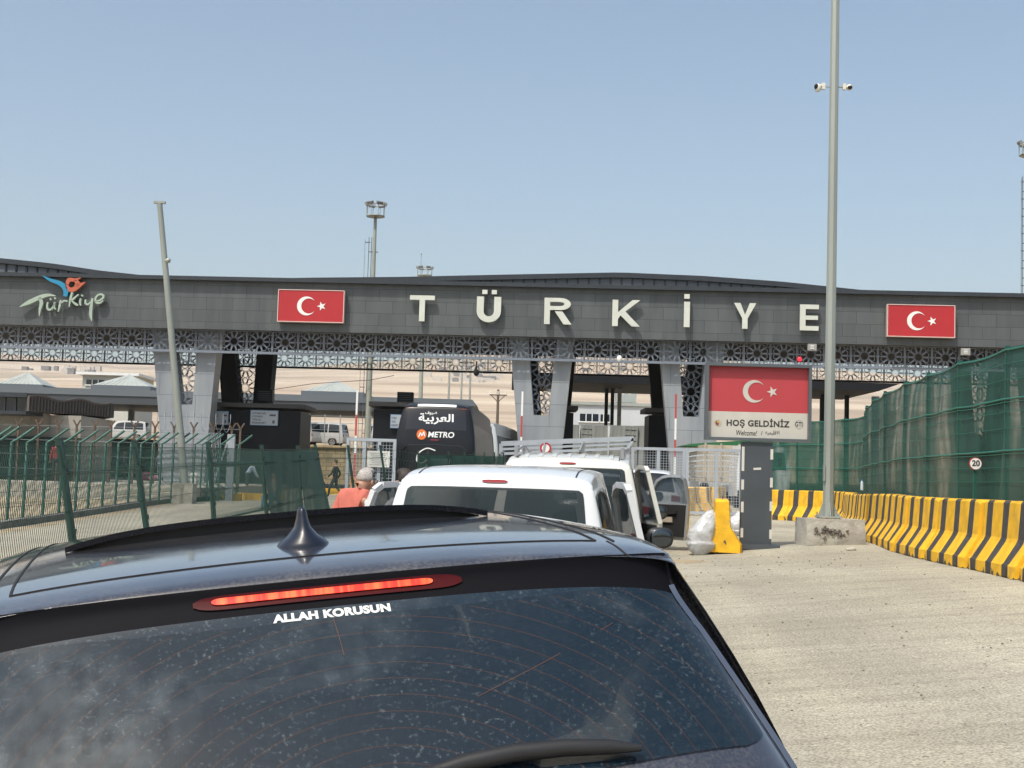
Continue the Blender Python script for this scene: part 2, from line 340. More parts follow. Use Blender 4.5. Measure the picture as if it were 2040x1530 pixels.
def clip(seg, inside):
    (a, b) = seg; N = 6; out = []
    for i in range(N):
        p = (a[0] + (b[0] - a[0]) * i / N, a[1] + (b[1] - a[1]) * i / N); q = (a[0] + (b[0] - a[0]) * (i + 1) / N, a[1] + (b[1] - a[1]) * (i + 1) / N)
        if inside(*p) and inside(*q):
            if out and out[-1][1] == p: out[-1] = (out[-1][0], q)
            else: out.append((p, q))
    return out
def lattice(segs, inside, w, t, frame):
    m = MB()
    for sg in segs:
        for a, b in clip(sg, inside): m.bar((a[0], 0, a[1]), (b[0], 0, b[1]), t, w, up=(0, 1, 0)) if False else m.bar((a[0], 0, a[1]), (b[0], 0, b[1]), w, t, up=(0, 1, 0))
    for a, b in zip(frame, frame[1:] + frame[:1]): m.bar((a[0], 0, a[1]), (b[0], 0, b[1]), w * 1.5, t * 1.3, up=(0, 1, 0))
    return m
hw_, hh_ = LW / 2 - .03, LH / 2 - .02
lp = lattice(rosette_segs(LW, LH, 1.28), lambda x, z: abs(x) < hw_ and abs(z) < hh_, .024, .05, [(-hw_, -hh_), (hw_, -hh_), (hw_, hh_), (-hw_, hh_)]).build('lattice_panel', M_lat, gate)
n_ = int((GX1 - GX0) / LW); first = True
gx_a, gx_b = gp(-40, 700)[0], gp(2080, 700)[0]
def put_lat(x, y, z):
    global first
    o = lp if first else lp.copy()
    if not first: COL.objects.link(o); o.parent = gate
    first = False; o.location = (x, y, z)
x = gx_a
while x < gx_b: put_lat(x, .0, (zb + zl) / 2 - .01); x += LW
rx_a, rx_b = gp(-20, 700, DEEP)[0], gp(2060, 700, DEEP)[0]
x = rx_a
while x < rx_b: put_lat(x, DEEP, (zb + zl) / 2 + .42); x += LW
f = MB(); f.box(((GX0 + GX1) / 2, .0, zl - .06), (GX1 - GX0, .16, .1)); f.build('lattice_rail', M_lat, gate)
f = MB(); f.box(((GX0 + GX1) / 2, DEEP, zl + .38), (GX1 - GX0, .16, .09)); f.build('rear_lattice_rail', M_soffit, gate)  # rear rail coloured dark in place of shade under the gate
# pillars: wedge shaped legs round a tapering lattice
def pillar(xl, xr, xl2, xr2, zlow, ins, y0, depth, ztop, m, nm):
    """outline at z = ztop (xl, xr) tapering to zlow (xl2, xr2); ins = inner opening (x0, x1, ztop, x2, x3, zbot)"""
    def ol(z, a, b): t = (ztop - z) / (ztop - zlow); return a + (b - a) * t
    zf = .6; a0, a1, zi0, b0, b1, zi1 = ins
    L = [(xl, ztop), (a0, ztop), (b0, zi1), (ol(zi1, xl, xl2), zi1)]
    Rr = [(a1, ztop), (xr, ztop), (ol(zi1, xr, xr2), zi1), (b1, zi1)]
    Bm = [(ol(zi1, xl, xl2), zi1), (ol(zi1, xr, xr2), zi1), (ol(zf, xr, xr2), zf), (ol(zf, xl, xl2), zf)]
    p = MB()
    for poly in (L, Rr, Bm): p.prism(poly, lambda x, z: (x, y0, z), lambda x, z: (x, y0 + depth, z))
    po = p.build('pillar', m, gate, recalc=True)
    cx_ = (a0 + a1) / 2; s = (a1 - a0) * .78
    def inside(x, z):
        if not (zi1 < z < ztop): return False
        t = (ztop - z) / (ztop - zi1); return a0 + (b0 - a0) * t < x < a1 + (b1 - a1) * t
    sg = []; z = ztop - s * .5
    while z > zi1 - s: sg += rosette_segs(0, 0, s * 1.15, cx_, z); z -= s * 1.02
    li = lattice(sg, inside, .026, .05, [(a0, ztop), (a1, ztop), (b1, zi1), (b0, zi1)]); lo = li.build('lattice_insert', M_lat if y0 < 5 else M_soffit, po); lo.location = (0, y0 + .5, 0)  # rear inserts darkened by colour to stand for shade
    return po
PY = .45
def pil_px(xl, xr, yt, xl2, xr2, yb, a0, a1, b0, b1, yi):
    A = lambda px, py: gp(px, py, PY)
    zlow = A((xl2 + xr2) / 2, yb)[1]; zi = A((b0 + b1) / 2, yi)[1]; ztp = zb + .6
    def ext(pa, pb, za, zb2, z): return pa + (pb - pa) * (z - za) / (zb2 - za)
    z1 = A((xl + xr) / 2, yt)[1]
    XL, XR, XL2, XR2 = A(xl, yt)[0], A(xr, yt)[0], A(xl2, yb)[0], A(xr2, yb)[0]
    AA, A1, B0, B1 = A(a0, yt)[0], A(a1, yt)[0], A(b0, yi)[0], A(b1, yi)[0]
    return (ext(XL, XL2, z1, zlow, ztp), ext(XR, XR2, z1, zlow, ztp), XL2, XR2, zlow, (ext(AA, B0, z1, zi, ztp), ext(A1, B1, z1, zi, ztp), 0, B0, B1, zi), ztp)
PIL = [pil_px(306, 431, 702, 319, 414, 872, 345, 392, 357, 383, 806), pil_px(1019, 1139, 716, 1031, 1122, 872, 1055, 1105, 1063, 1092, 827), pil_px(1317, 1441, 724, 1330, 1428, 872, 1354, 1404, 1361, 1393, 830), pil_px(2040, 2164, 742, 2053, 2151, 890, 2077, 2127, 2086, 2117, 850)]
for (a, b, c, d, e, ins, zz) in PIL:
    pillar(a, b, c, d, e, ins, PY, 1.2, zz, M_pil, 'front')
    pillar(a, b, c, d, e, ins, DEEP - 1.4, 1.2, zz + .5, M_soffit, 'rear')  # rear pillars take the soffit's dark colour as painted shade
# letters
M_let = mat('letter_face', (.55, .57, .51), .45, var=.06, scale=2); M_letside = mat('letter_side', (.25, .25, .24), .5)
LET = [('T', 817, 868, 591, 641), ('Ü', 950, 1000, 580, 643), ('R', 1084, 1140, 596, 647), ('K', 1219, 1275, 600, 651), ('İ', 1361, 1374, 588, 653), ('Y', 1460, 1505, 606, 656), ('E', 1591, 1629, 609, 659.5)]
def letter_polys(ch, w, h):
    k = .24 * h if ch != 'İ' else w; k = .215 * h
    if ch == 'T': return [[(0, h), (0, h - k * .8), (w / 2 - k / 2, h - k * .8), (w / 2 - k / 2, 0), (w / 2 + k / 2, 0), (w / 2 + k / 2, h - k * .8), (w, h - k * .8), (w, h)]]
    if ch == 'E': return [[(0, 0), (0, h), (w, h), (w, h - k * .8), (k, h - k * .8), (k, h / 2 + k * .35), (w * .96, h / 2 + k * .35), (w * .96, h / 2 - k * .4), (k, h / 2 - k * .4), (k, k * .8), (w, k * .8), (w, 0)]]
    if ch == 'İ': return [[(0, 0), (0, h * .77), (w, h * .77), (w, 0)], [(0, h * .86), (0, h), (w * .92, h), (w * .92, h * .86)]]
    if ch == 'Y': return [[(0, h), (k * 1.15, h), (w / 2, h * .54), (w - k * 1.15, h), (w, h), (w / 2 + k * .48, h * .4), (w / 2 + k * .48, 0), (w / 2 - k * .48, 0), (w / 2 - k * .48, h * .4)]]
    if ch == 'K': return [[(0, 0), (0, h), (k, h), (k, h * .53), (w * .72, h), (w, h), (w * .47, h * .56), (w, 0), (w * .71, 0), (w * .3, h * .41), (k, h * .27), (k, 0)]]
    if ch == 'R':
        b = h * .5; cy = h - b / 2; r1 = b / 2; outer = [(w * .58 + (w * .38) * math.cos(t), cy + .02 * h + (r1 - .02 * h) * math.sin(t)) for t in np.linspace(math.pi / 2, -math.pi / 2, 9)]
        k2 = k * .8; inner = [(w * .55 + (w * .38 - k) * math.cos(t), cy + .02 * h + (r1 - k2) * math.sin(t)) for t in np.linspace(math.pi / 2, -math.pi / 2, 9)]
        bowl = [(k, h)] + outer + [(k, outer[-1][1])] + [(k, inner[-1][1])] + inner[::-1] + [(k, inner[0][1])]
        return [[(0, 0), (0, h), (k, h), (k, 0)], bowl, [(w * .38, h * .49), (w * .66, h * .49), (w, 0), (w * .71, 0)]]
    if ch == 'Ü':
        H = h * .79; ro = w / 2; ri = w / 2 - k; o_ = [(w / 2 + ro * math.cos(t), ro * .92 + ro * .92 * math.sin(t)) for t in np.linspace(math.pi, 2 * math.pi, 15)]; i_ = [(w / 2 + ri * math.cos(t), ro * .92 + (ro * .92 - k * .85) * math.sin(t)) for t in np.linspace(2 * math.pi, math.pi, 15)]
        return [[(0, H)] + o_ + [(w, H), (w - k, H)] + i_ + [(k, H)], [(w * .21, h * .87), (w * .21, h), (w * .42, h), (w * .42, h * .87)], [(w * .6, h * .87), (w * .6, h), (w * .81, h), (w * .81, h * .87)]]
for ch, x0, x1, y0, y1 in LET:
    A = gp(x0, y1, FY); B = gp(x1, y0, FY); m = MB()
    for poly in letter_polys(ch, B[0] - A[0], B[1] - A[1]): m.prism(poly, lambda x, z: (A[0] + x, FY - .38, A[1] + z), lambda x, z: (A[0] + x, FY - .2, A[1] + z), 0, 1)
    m.build('letter', [M_let, M_letside], gate, recalc=True, label='pale raised capital letter %s on the grey fascia' % ch)
# flags
M_red = mat('flag_red', (.40, .018, .024), .45, var=.06, scale=.6); M_white = mat('sign_white', (.74, .74, .72), .45); M_frame = mat('sign_frame_grey', (.22, .225, .23), .4)
def crescent_polys(cx, cy, G):
    """moon and star geometry for a flag of height G centred (cx,cy) = crescent outer circle centre"""
    ro, ri, dx = .25 * G, .2 * G, .0625 * G
    xi = (ro * ro - ri * ri + dx * dx) / (2 * dx); ao = math.acos(xi / ro); ai = math.atan2(math.sqrt(ro * ro - xi * xi), xi - dx)
    out = [(cx + ro * math.cos(t), cy + ro * math.sin(t)) for t in np.linspace(ao, 2 * math.pi - ao, 40)]
    inn = [(cx + dx + ri * math.cos(t), cy + ri * math.sin(t)) for t in np.linspace(2 * math.pi - ai, ai, 40)]
    sx = cx + .40 * G; sr = .125 * G; star = []
    for k in range(10):
        a = math.pi + k * math.pi / 5; rr = sr if k % 2 == 0 else sr * .39; star.append((sx + rr * math.cos(a), cy + rr * math.sin(a)))
    return out, inn, star
def add_crescent(m, out, inn, fn0, fn1, mi=0):
    n = len(out); inn = inn[::-1]
    vv = [fn0(*p) for p in out] + [fn0(*p) for p in inn] + [fn1(*p) for p in out] + [fn1(*p) for p in inn]
    m.add(vv, [(i, i + 1, n + i + 1, n + i) for i in range(n - 1)], mi); m.add(vv, [(2 * n + i, 3 * n + i, 3 * n + i + 1, 2 * n + i + 1) for i in range(n - 1)], mi)
    m.add(vv, [(i, 2 * n + i, 2 * n + i + 1, i + 1) for i in range(n - 1)] + [(n + i, n + i + 1, 3 * n + i + 1, 3 * n + i) for i in range(n - 1)], mi)
for (x0, x1, y0, y1, lb) in ((557, 688, 582.5, 641, 'red flag panel with white crescent and star, left of the letter T'), (1765, 1897, 612, 670.5, 'red flag panel with white crescent and star, right of the letter E and lamp pole')):
    A = gp(x0, y1, FY); B = gp(x1, y0, FY); cx_, cz_ = (A[0] + B[0]) / 2, (A[1] + B[1]) / 2; W_, H_ = B[0] - A[0], B[1] - A[1]
    rt = empty('flag_sign', lb, 'flag sign', G_M @ Matrix.Translation((cx_, FY - .28, cz_)), 'flag panels on the gate fascia')
    m = MB(); m.box((0, 0, 0), (W_, .3, H_)); m.build('field', M_red, rt)
    m = MB()
    for s in (-1, 1): m.box((s * (W_ / 2 + .02), -.01, 0), (.04, .34, H_ + .08)); m.box((0, -.01, s * (H_ / 2 + .02)), (W_, .34, .04))
    m.build('frame', mat('flag_frame', (.6, .45, .42), .5), rt)
    out, inn, star = crescent_polys(-.14 * H_, 0, H_ * 1.22)
    m = MB(); add_crescent(m, out, inn, lambda x, z: (x, -.165, z), lambda x, z: (x, -.151, z)); m.build('crescent', M_white, rt)
    m = MB(); m.prism(star, lambda x, z: (x, -.165, z), lambda x, z: (x, -.151, z)); m.build('star', M_white, rt, recalc=True)
# brush script tourism sign with a tulip, pixels of a 3.923x enlargement with origin (0, 480)
def zp(x, y): return gp(x / 3.923, 480 + y / 3.923, FY)
sgn = empty('script_sign', 'brush script lettering under a blue and orange tulip at the left end of the gate', 'sign', G_M)
M_scr = mat('script_face', (.33, .40, .33), .45, var=.08, scale=2)
def stroke(m, pts, ws, y0=-.38, y1=-.2, mi=0):
    q = [zp(*p) for p in pts]; n = len(q); L = []; Rr = []; N = 4; dense = []; dw = []
    for i in range(n - 1):
        p0, p1, p2, p3 = q[max(i - 1, 0)], q[i], q[i + 1], q[min(i + 2, n - 1)]
        for k in range(N):
            t = k / N; dense.append(tuple(.5 * (2 * p1[j] + (p2[j] - p0[j]) * t + (2 * p0[j] - 5 * p1[j] + 4 * p2[j] - p3[j]) * t * t + (3 * p1[j] - p0[j] - 3 * p2[j] + p3[j]) * t ** 3) for j in (0, 1))); dw.append(ws[i] + (ws[i + 1] - ws[i]) * t)
    dense.append(q[-1]); dw.append(ws[-1])
    for i, p in enumerate(dense):
        a, b = dense[max(i - 1, 0)], dense[min(i + 1, len(dense) - 1)]; dx, dz = b[0] - a[0], b[1] - a[1]; l = math.hypot(dx, dz) or 1; w = dw[i] / 3.923 / 37.5 / 2
        L.append((p[0] - dz / l * w, p[1] + dx / l * w)); Rr.append((p[0] + dz / l * w, p[1] - dx / l * w))
    nn = len(L); vv = [(x, FY + y0, z) for x, z in L] + [(x, FY + y0, z) for x, z in Rr] + [(x, FY + y1, z) for x, z in L] + [(x, FY + y1, z) for x, z in Rr]
    for i in range(nn - 1): m.add(vv, [(i, nn + i, nn + i + 1, i + 1), (i, i + 1, 2 * nn + i + 1, 2 * nn + i), (nn + i, 3 * nn + i, 3 * nn + i + 1, nn + i + 1)], mi)
    m.add(vv, [(0, 2 * nn, 3 * nn, nn), (nn - 1, 2 * nn - 1, 4 * nn - 1, 3 * nn - 1)], mi)
m = MB()
stroke(m, [(175, 522), (250, 485), (340, 445), (400, 430), (455, 436)], [4, 34, 34, 22, 6]); stroke(m, [(330, 450), (345, 490), (333, 540), (328, 595)], [22, 30, 20, 4])
stroke(m, [(395, 485), (388, 520), (402, 545), (430, 530), (448, 490)], [12, 16, 16, 14, 10]); stroke(m, [(448, 485), (442, 520), (455, 542)], [14, 16, 8])
stroke(m, [(412, 455), (420, 468)], [12, 14]); stroke(m, [(446, 448), (454, 461)], [12, 14])
stroke(m, [(495, 470), (486, 515), (474, 560)], [14, 18, 6]); stroke(m, [(490, 500), (520, 475), (548, 478)], [8, 14, 12])
stroke(m, [(585, 408), (570, 460), (560, 522)], [16, 18, 8]); stroke(m, [(632, 425), (590, 462), (566, 478)], [10, 16, 10]); stroke(m, [(578, 472), (610, 500), (630, 510)], [10, 18, 10])
stroke(m, [(650, 455), (645, 490), (652, 512)], [14, 18, 8]); stroke(m, [(655, 428), (665, 440)], [10, 12])
stroke(m, [(690, 465), (686, 490), (705, 503), (732, 478)], [14, 16, 14, 10]); stroke(m, [(742, 455), (732, 520), (728, 580), (736, 630)], [16, 24, 24, 6])
stroke(m, [(765, 480), (800, 470), (828, 445), (815, 425), (785, 430), (765, 458), (772, 488), (800, 490), (826, 470)], [10, 14, 16, 14, 14, 16, 16, 14, 6])
m.build('lettering', M_scr, sgn, recalc=True)
m = MB(); stroke(m, [(355, 282), (420, 315), (480, 335), (520, 365), (535, 400), (530, 440)], [4, 26, 34, 40, 40, 30]); m.build('tulip_stem', mat('tulip_blue', (.02, .22, .38), .4), sgn, recalc=True)
m = MB(); stroke(m, [(545, 345), (560, 312), (605, 312), (650, 295)], [26, 34, 24, 4]); stroke(m, [(540, 350), (552, 380), (590, 388), (630, 360), (685, 330)], [26, 34, 36, 38, 4]); stroke(m, [(600, 318), (625, 335), (615, 365)], [16, 40, 30])
m.build('tulip_petals', mat('tulip_orange', (.45, .11, .06), .4), sgn, recalc=True)
# small fittings on the gate
def hang_lamp(px, py, lb):
    x, z = gp(px, py, -.1); rt = empty('signal_lamp', lb, 'signal lamp', G_M @ Matrix.Translation((x, -.12, z)))
    m = MB(); m.tube([(0, 0, 0), (0, -.12, 0)], .15, 12); m.build('housing', M_soffit, rt)
    m = MB(); m.ball((0, -.13, 0), (.12, .05, .12)); m.build('lens', mat('red_lamp', (.5, .01, .02), .3, emit=((1, .02, .04), 1.6)), rt)
hang_lamp(1592, 716, 'small red signal lamp lit under the gate lattice')
for px, py, lb in ((1617, 692, 'square pale loudspeaker box under the letter E'), (1922, 701, 'square pale floodlight box at the right end of the gate')):
    x, z = gp(px, py, -.3); rt = empty('floodlight', lb, 'floodlight', G_M @ Matrix.Translation((x, -.33, z)))
    m = MB(); m.box((0, 0, 0), (.46, .3, .36)); m.build('housing', mat('box_grey', (.3, .3, .29), .5), rt)
    m = MB(); 
    for k in (-1, 0, 1): m.box((0, -.16, k * .08), (.2, .03, .04))
    m.build('louvres', M_white, rt)
for px, py, lb in ((949, 742, 'dark dome camera hanging under the lattice above the bus'), (1234, 715, 'pale dome camera under the lattice below the letter K')):
    x, z = gp(px, py, .0); rt = empty('dome_camera', lb, 'security camera', G_M @ Matrix.Translation((x, -.0, z)))
    mm = M_soffit if px < 1000 else M_white
    m = MB(); m.tube([(0, 0, .1), (0, 0, .6)], .04, 8); m.build('bracket', M_soffit, rt)
    m = MB(); m.ball((0, 0, 0), (.15, .15, .2)); m.build('dome', mm, rt)
# ------------------------------------------------------------------ concrete barriers
M_yel = mat('barrier_yellow', (.72, .40, .012), .75, var=.16, scale=5, bump=.35, bscale=26, detail=8); M_blk = mat('barrier_black', (.045, .043, .043), .8, var=.3, scale=6, bump=.2)
def chip(m):
    """chipped paint along the foot: dark concrete shows through where noise and height agree"""
    nt = m.node_tree; b = nt.nodes['Principled BSDF']; src = b.inputs['Base Color'].links[0].from_socket
    tc = nt.nodes.new('ShaderNodeTexCoord'); sp = nt.nodes.new('ShaderNodeSeparateXYZ'); nt.links.new(tc.outputs['Object'], sp.inputs[0])
    n = nt.nodes.new('ShaderNodeTexNoise'); n.inputs['Scale'].default_value = 6; n.inputs['Detail'].default_value = 7; nt.links.new(tc.outputs['Object'], n.inputs['Vector'])
    a = nt.nodes.new('ShaderNodeMath'); a.operation = 'MULTIPLY_ADD'; a.inputs[1].default_value = -.95; nt.links.new(sp.outputs[2], a.inputs[0]); nt.links.new(n.outputs[0], a.inputs[2])
    r = nt.nodes.new('ShaderNodeValToRGB'); r.color_ramp.elements[0].position = .50; r.color_ramp.elements[1].position = .53; nt.links.new(a.outputs[0], r.inputs[0])
    mx = nt.nodes.new('ShaderNodeMix'); mx.data_type = 'RGBA'; nt.links.new(r.outputs[0], mx.inputs[0]); nt.links.new(src, mx.inputs[6]); mx.inputs[7].default_value = (.07, .06, .045, 1)
    n3 = nt.nodes.new('ShaderNodeTexNoise'); n3.inputs['Scale'].default_value = 2.4; n3.inputs['Detail'].default_value = 10; n3.inputs['Roughness'].default_value = .72; gm = nt.nodes.new('ShaderNodeNewGeometry'); nt.links.new(gm.outputs['Position'], n3.inputs['Vector'])
    r3 = nt.nodes.new('ShaderNodeValToRGB'); r3.color_ramp.elements[0].position = .54; r3.color_ramp.elements[1].position = .74; r3.color_ramp.elements[1].color = (.75, .75, .75, 1); nt.links.new(n3.outputs[0], r3.inputs[0])
    m3 = nt.nodes.new('ShaderNodeMix'); m3.data_type = 'RGBA'; nt.links.new(r3.outputs[0], m3.inputs[0]); nt.links.new(mx.outputs[2], m3.inputs[6]); m3.inputs[7].default_value = (.36, .235, .08, 1); nt.links.new(m3.outputs[2], b.inputs['Base Color'])
chip(M_yel)
BH = .95
BPROF = [(.36, 0), (.365, .02), (.36, .15), (.34, .175), (.18, .42), (.16, .47), (.125, .92), (.10, .95)]
def barrier_mesh(L, seed, stripes=True):
    rv = random.Random(seed); m = MB(); prof = [(-a, z) for a, z in BPROF] + [(a, z) for a, z in reversed(BPROF)]
    xs = []; x = 0; mi = []
    edge = [0]
    if stripes:
        k = 0
        while k * .72 < L - .05:
            for e in (k * .72 + .23, k * .72 + .49): edge.append(e)
            k += 1
    edge.append(L); edge = [min(e, L) for e in edge]
    xs = []
    for a, b in zip(edge, edge[1:]):
        if b - a < .01: continue
        n = max(1, int((b - a) / .1)); xs += [a + (b - a) * i / n for i in range(n)]
    xs.append(L); n = len(prof)
    col = lambda xm: 1 if stripes and .23 < (xm % .72) < .49 else 0
    vv = []
    for i, x in enumerate(xs):
        ed_ = i in (0, len(xs) - 1); s = 1 - ((.07 + .05 * rv.random()) if ed_ else 0)
        for a, z in prof: vv.append((x - L / 2, a * s + rv.uniform(-.004, .004), z + rv.uniform(-.004, .004) - ((.02 + .03 * rv.random()) if ed_ and z > .9 else 0)))
    for i in range(len(xs) - 1):
        c = col((xs[i] + xs[i + 1]) / 2)
        m.add(vv, [(i * n + j, i * n + j + 1, (i + 1) * n + j + 1, (i + 1) * n + j) for j in range(n - 1)], c)
    m.add(vv, [tuple(range(n))], 0); o = (len(xs) - 1) * n; m.add(vv, [tuple(reversed(range(o, o + n)))], 0)
    return m
BPATH = [(6.2, 12.2), (6.5, 16.0), (6.66, 18.6), (6.78, 20.9), (6.92, 22.8), (7.2, 25.4), (7.56, 28.5), (8.3, 33), (9.1, 36.4), (9.75, 38.6), (9.9, 40.0), (9.3, 41.6), (8.4, 43.3), (7.3, 45.0)]
def resample(path, step):
    pts = [Vector((*p, 0)) for p in path]; dense = []
    for i in range(len(pts) - 1):
        p0, p1, p2, p3 = pts[max(i - 1, 0)], pts[i], pts[i + 1], pts[min(i + 2, len(pts) - 1)]
        for k in range(20): t = k / 20; dense.append(.5 * (2 * p1 + (p2 - p0) * t + (2 * p0 - 5 * p1 + 4 * p2 - p3) * t * t + (3 * p1 - p0 - 3 * p2 + p3) * t ** 3))
    dense.append(pts[-1]); out = [dense[0]]; acc = 0
    for a, b in zip(dense, dense[1:]):
        l = (b - a).length
        while acc + l >= step: r_ = (step - acc) / l; a = a + (b - a) * r_; out.append(a.copy()); l = (b - a).length; acc = 0
        acc += l
    return out
BP = resample(BPATH, 2.2); ORD = ['first', 'second', 'third', 'fourth', 'fifth', 'sixth', 'seventh', 'eighth', 'ninth', 'tenth', 'eleventh', 'twelfth', 'thirteenth', 'fourteenth', 'fifteenth', 'sixteenth', 'seventeenth', 'eighteenth', 'nineteenth', 'twentieth', 'twenty-first', 'twenty-second']
bmesh3 = [barrier_mesh(2.16, s).build('concrete_barrier', [M_yel, M_blk]) for s in (1, 2, 3)]
BTOP = []
for i, (a, b) in enumerate(zip(BP, BP[1:])):
    c = (a + b) / 2; d = b - a; za, zb2 = gz(a.x, a.y), gz(b.x, b.y)
    o = bmesh3[i] if i < 3 else bmesh3[i % 3].copy()
    if i >= 3: COL.objects.link(o)
    o.location = (c.x + random.uniform(-.03, .03), c.y, (za + zb2) / 2 - .005); o.rotation_euler = (0, -math.atan2(zb2 - za, d.length), math.atan2(d.y, d.x) + random.uniform(-.025, .025))
    tag(o, 'yellow concrete barrier with black stripes under the green net, %s from the near right end' % ORD[i], 'barrier', 'striped barriers along the green net fence')
    BTOP.append(c)
eb = barrier_mesh(1.8, 9, False).build('concrete_barrier', [M_yel, M_blk]); p = on(3.98, 25.4); eb.location = p; eb.rotation_euler = (0, 0, R(82))
tag(eb, 'plain yellow concrete barrier seen end-on beside the white rubbish bag', 'barrier')
lb_ = MB()
for t in (0, 1): lb_.tube([(-.75, 0, .94), (-.75, 0, 1.02), (-.7, 0, 1.02), (-.7, 0, .94)], .008, 6)
lb_.build('lifting_loop', mat('rusty_steel', (.16, .09, .05), .8, var=.3, scale=9), eb)
M_yel2 = mat('barrier_yellow_faded', (.66, .42, .10), .85, var=.2, scale=4)
for i in range(3):
    c = P(1383 + 24 * i, 1011, 48 + i * .8); o = barrier_mesh(1.7, 20 + i, True).build('concrete_barrier', [M_yel2, mat('faded_black', (.2, .17, .12), .9)]); o.location = (c.x, c.y, gz(c.x, c.y)); o.rotation_euler = (0, 0, R(72))
    tag(o, ['faded yellow barrier behind the mesh gate, left of three', 'faded yellow barrier behind the mesh gate, middle of three', 'faded yellow barrier behind the mesh gate, right of three'][i], 'barrier', 'faded barriers behind the mesh gate')
# ------------------------------------------------------------------ green shade net fence on the barriers
def net_material():
    m = bpy.data.materials.new('green_shade_net'); m.use_nodes = True; nt = m.node_tree; b = nt.nodes['Principled BSDF']; b.inputs['Roughness'].default_value = .7
    b.inputs['Base Color'].default_value = (.012, .085, .060, 1); tc = nt.nodes.new('ShaderNodeTexCoord')
    n = nt.nodes.new('ShaderNodeTexNoise'); n.inputs['Scale'].default_value = 1.1; n.inputs['Detail'].default_value = 5; mp = nt.nodes.new('ShaderNodeMapping'); mp.inputs['Scale'].default_value = (1.8, 1.8, .5); nt.links.new(tc.outputs['Object'], mp.inputs[0]); nt.links.new(mp.outputs[0], n.inputs['Vector'])
    r = nt.nodes.new('ShaderNodeMapRange'); r.inputs[1].default_value = .3; r.inputs[2].default_value = .7; r.inputs[1].default_value = .22; r.inputs[2].default_value = .52; r.inputs[3].default_value = .62; r.inputs[4].default_value = .955; nt.links.new(n.outputs[0], r.inputs[0]); nt.links.new(r.outputs[0], b.inputs['Alpha'])
    r2 = nt.nodes.new('ShaderNodeValToRGB'); r2.color_ramp.elements[0].color = (.007, .052, .037, 1); r2.color_ramp.elements[1].color = (.014, .085, .06, 1); nt.links.new(n.outputs[0], r2.inputs[0]); nt.links.new(r2.outputs[0], b.inputs['Base Color'])
    return m
M_net = net_material(); M_gpost = mat('green_post', (.010, .075, .055), .45, var=.2, scale=4); M_grail = mat('green_rail', (.02, .15, .11), .5)
nf = empty('shade_net_fence', 'tall green shade net fence standing along the yellow barriers', 'fence', on(6.5, 20))
off = Vector((6.5, 20, nf.location.z))
NP = resample([(x + (.38 if y < 39 else .2), y + (.0 if y < 39 else .45)) for x, y in BPATH], 2.4); NH = 2.17
nn = []
for i, a in enumerate(NP):
    lean = random.uniform(-.03, .05); base = Vector((a.x, a.y, gz(a.x, a.y))) - off; nn.append((base + Vector((0, 0, .80)), base + Vector((lean, 0, .95 + NH + random.uniform(-.03, .03)))))
for i, (bb, tt) in enumerate(nn):
    m = MB(); m.bar(bb - Vector((0, 0, .8)), tt + (tt - bb).normalized() * .03, .06, .06, up=(1, 0, 0)); m.build('post', M_gpost, nf)
for i in range(len(nn) - 1):
    (b0, t0), (b1, t1) = nn[i], nn[i + 1]; d = (b1 - b0).normalized(); nrm = Vector((-d.y, d.x, 0)); ph = random.uniform(0, 6)
    def sheet(u, v):
        p = b0.lerp(b1, u).lerp(t0.lerp(t1, u), v); sag = -.05 * math.sin(math.pi * u) * (v > .9) + .06 * math.sin(5 * u + ph + 4 * v) * math.sin(math.pi * u) * math.sin(math.pi * v)
        return p + nrm * (sag + .02) + Vector((0, 0, -.03 * math.sin(math.pi * u) * v))
    m = MB(); m.grid(sheet, [k / 8 for k in range(9)], [k / 8 for k in range(9)]); m.build('net', M_net, nf)
    m = MB()
    for v in (.02, .17, .26, .34, .36, .5, .6, .66, .68, .8, .9, .985): m.tube([sheet(k / 6, v) + nrm * .015 for k in range(7)], .016 if v in (.985, .36, .68) else (.007 if v in (.02, .34, .66) else .0035), 6)
    m.build('rail', M_grail, nf)
sg20 = empty('speed_sign', 'round white twenty speed limit sign behind the green net', 'sign', P(1944, 924, 20.0))
m = MB(); m.tube([(0, .01, 0), (0, .03, 0)], .095, 24); m.build('rim', mat('sign_rim_red', (.30, .03, .03), .5), sg20)
m = MB(); m.tube([(0, -.004, 0), (0, .012, 0)], .082, 24); m.build('face', M_white, sg20)
m = MB(); fit_text(m, '20', (-.058, .058, -.035, .055), lambda x, y, z: (x, -.008, y), offset=.03); m.build('number', mat('print_black', (.02, .02, .02), .5), sg20)
m = MB(); m.bar((0, .05, -1.4), (0, .05, .1), .04); m.build('pole', M_gpost, sg20)
# ------------------------------------------------------------------ welcome sign
WY = 25.2; wc = P(1510, 802, WY); WBASE = gz(4.62, WY)
ws = empty('welcome_sign', 'welcome sign board with red flag on a dark grey pillar', 'sign', Matrix.Translation((wc.x, WY, WBASE)) @ Matrix.Rotation(R(-1.5), 4, 'Z'))
M_pilz = mat('sign_pillar_grey', (.055, .066, .078), .45, var=.15, scale=1.5); M_wf = mat('sign_frame_dark', (.085, .098, .11), .4)
k = WY / F; BW = 210 * k; BT = wc.z + 77 * k - WBASE; BB = wc.z - 77 * k - WBASE
m = MB(); m.box((0.0, .07, BB / 2 - .01), (.56, .22, BB - .02)); m.build('pillar', M_pilz, ws)
m = MB(); m.box((.06, .05, .04), (.70, .55, .09)); m.build('base', M_pilz, ws)
m = MB(); m.box((0, .08, (BT + BB) / 2), (BW, .1, BT - BB)); m.build('board', M_wf, ws)
m = MB(); fr = .055
for s in (-1, 1): m.box((s * (BW / 2 - fr / 2), -.03, (BT + BB) / 2), (fr, .12, BT - BB))
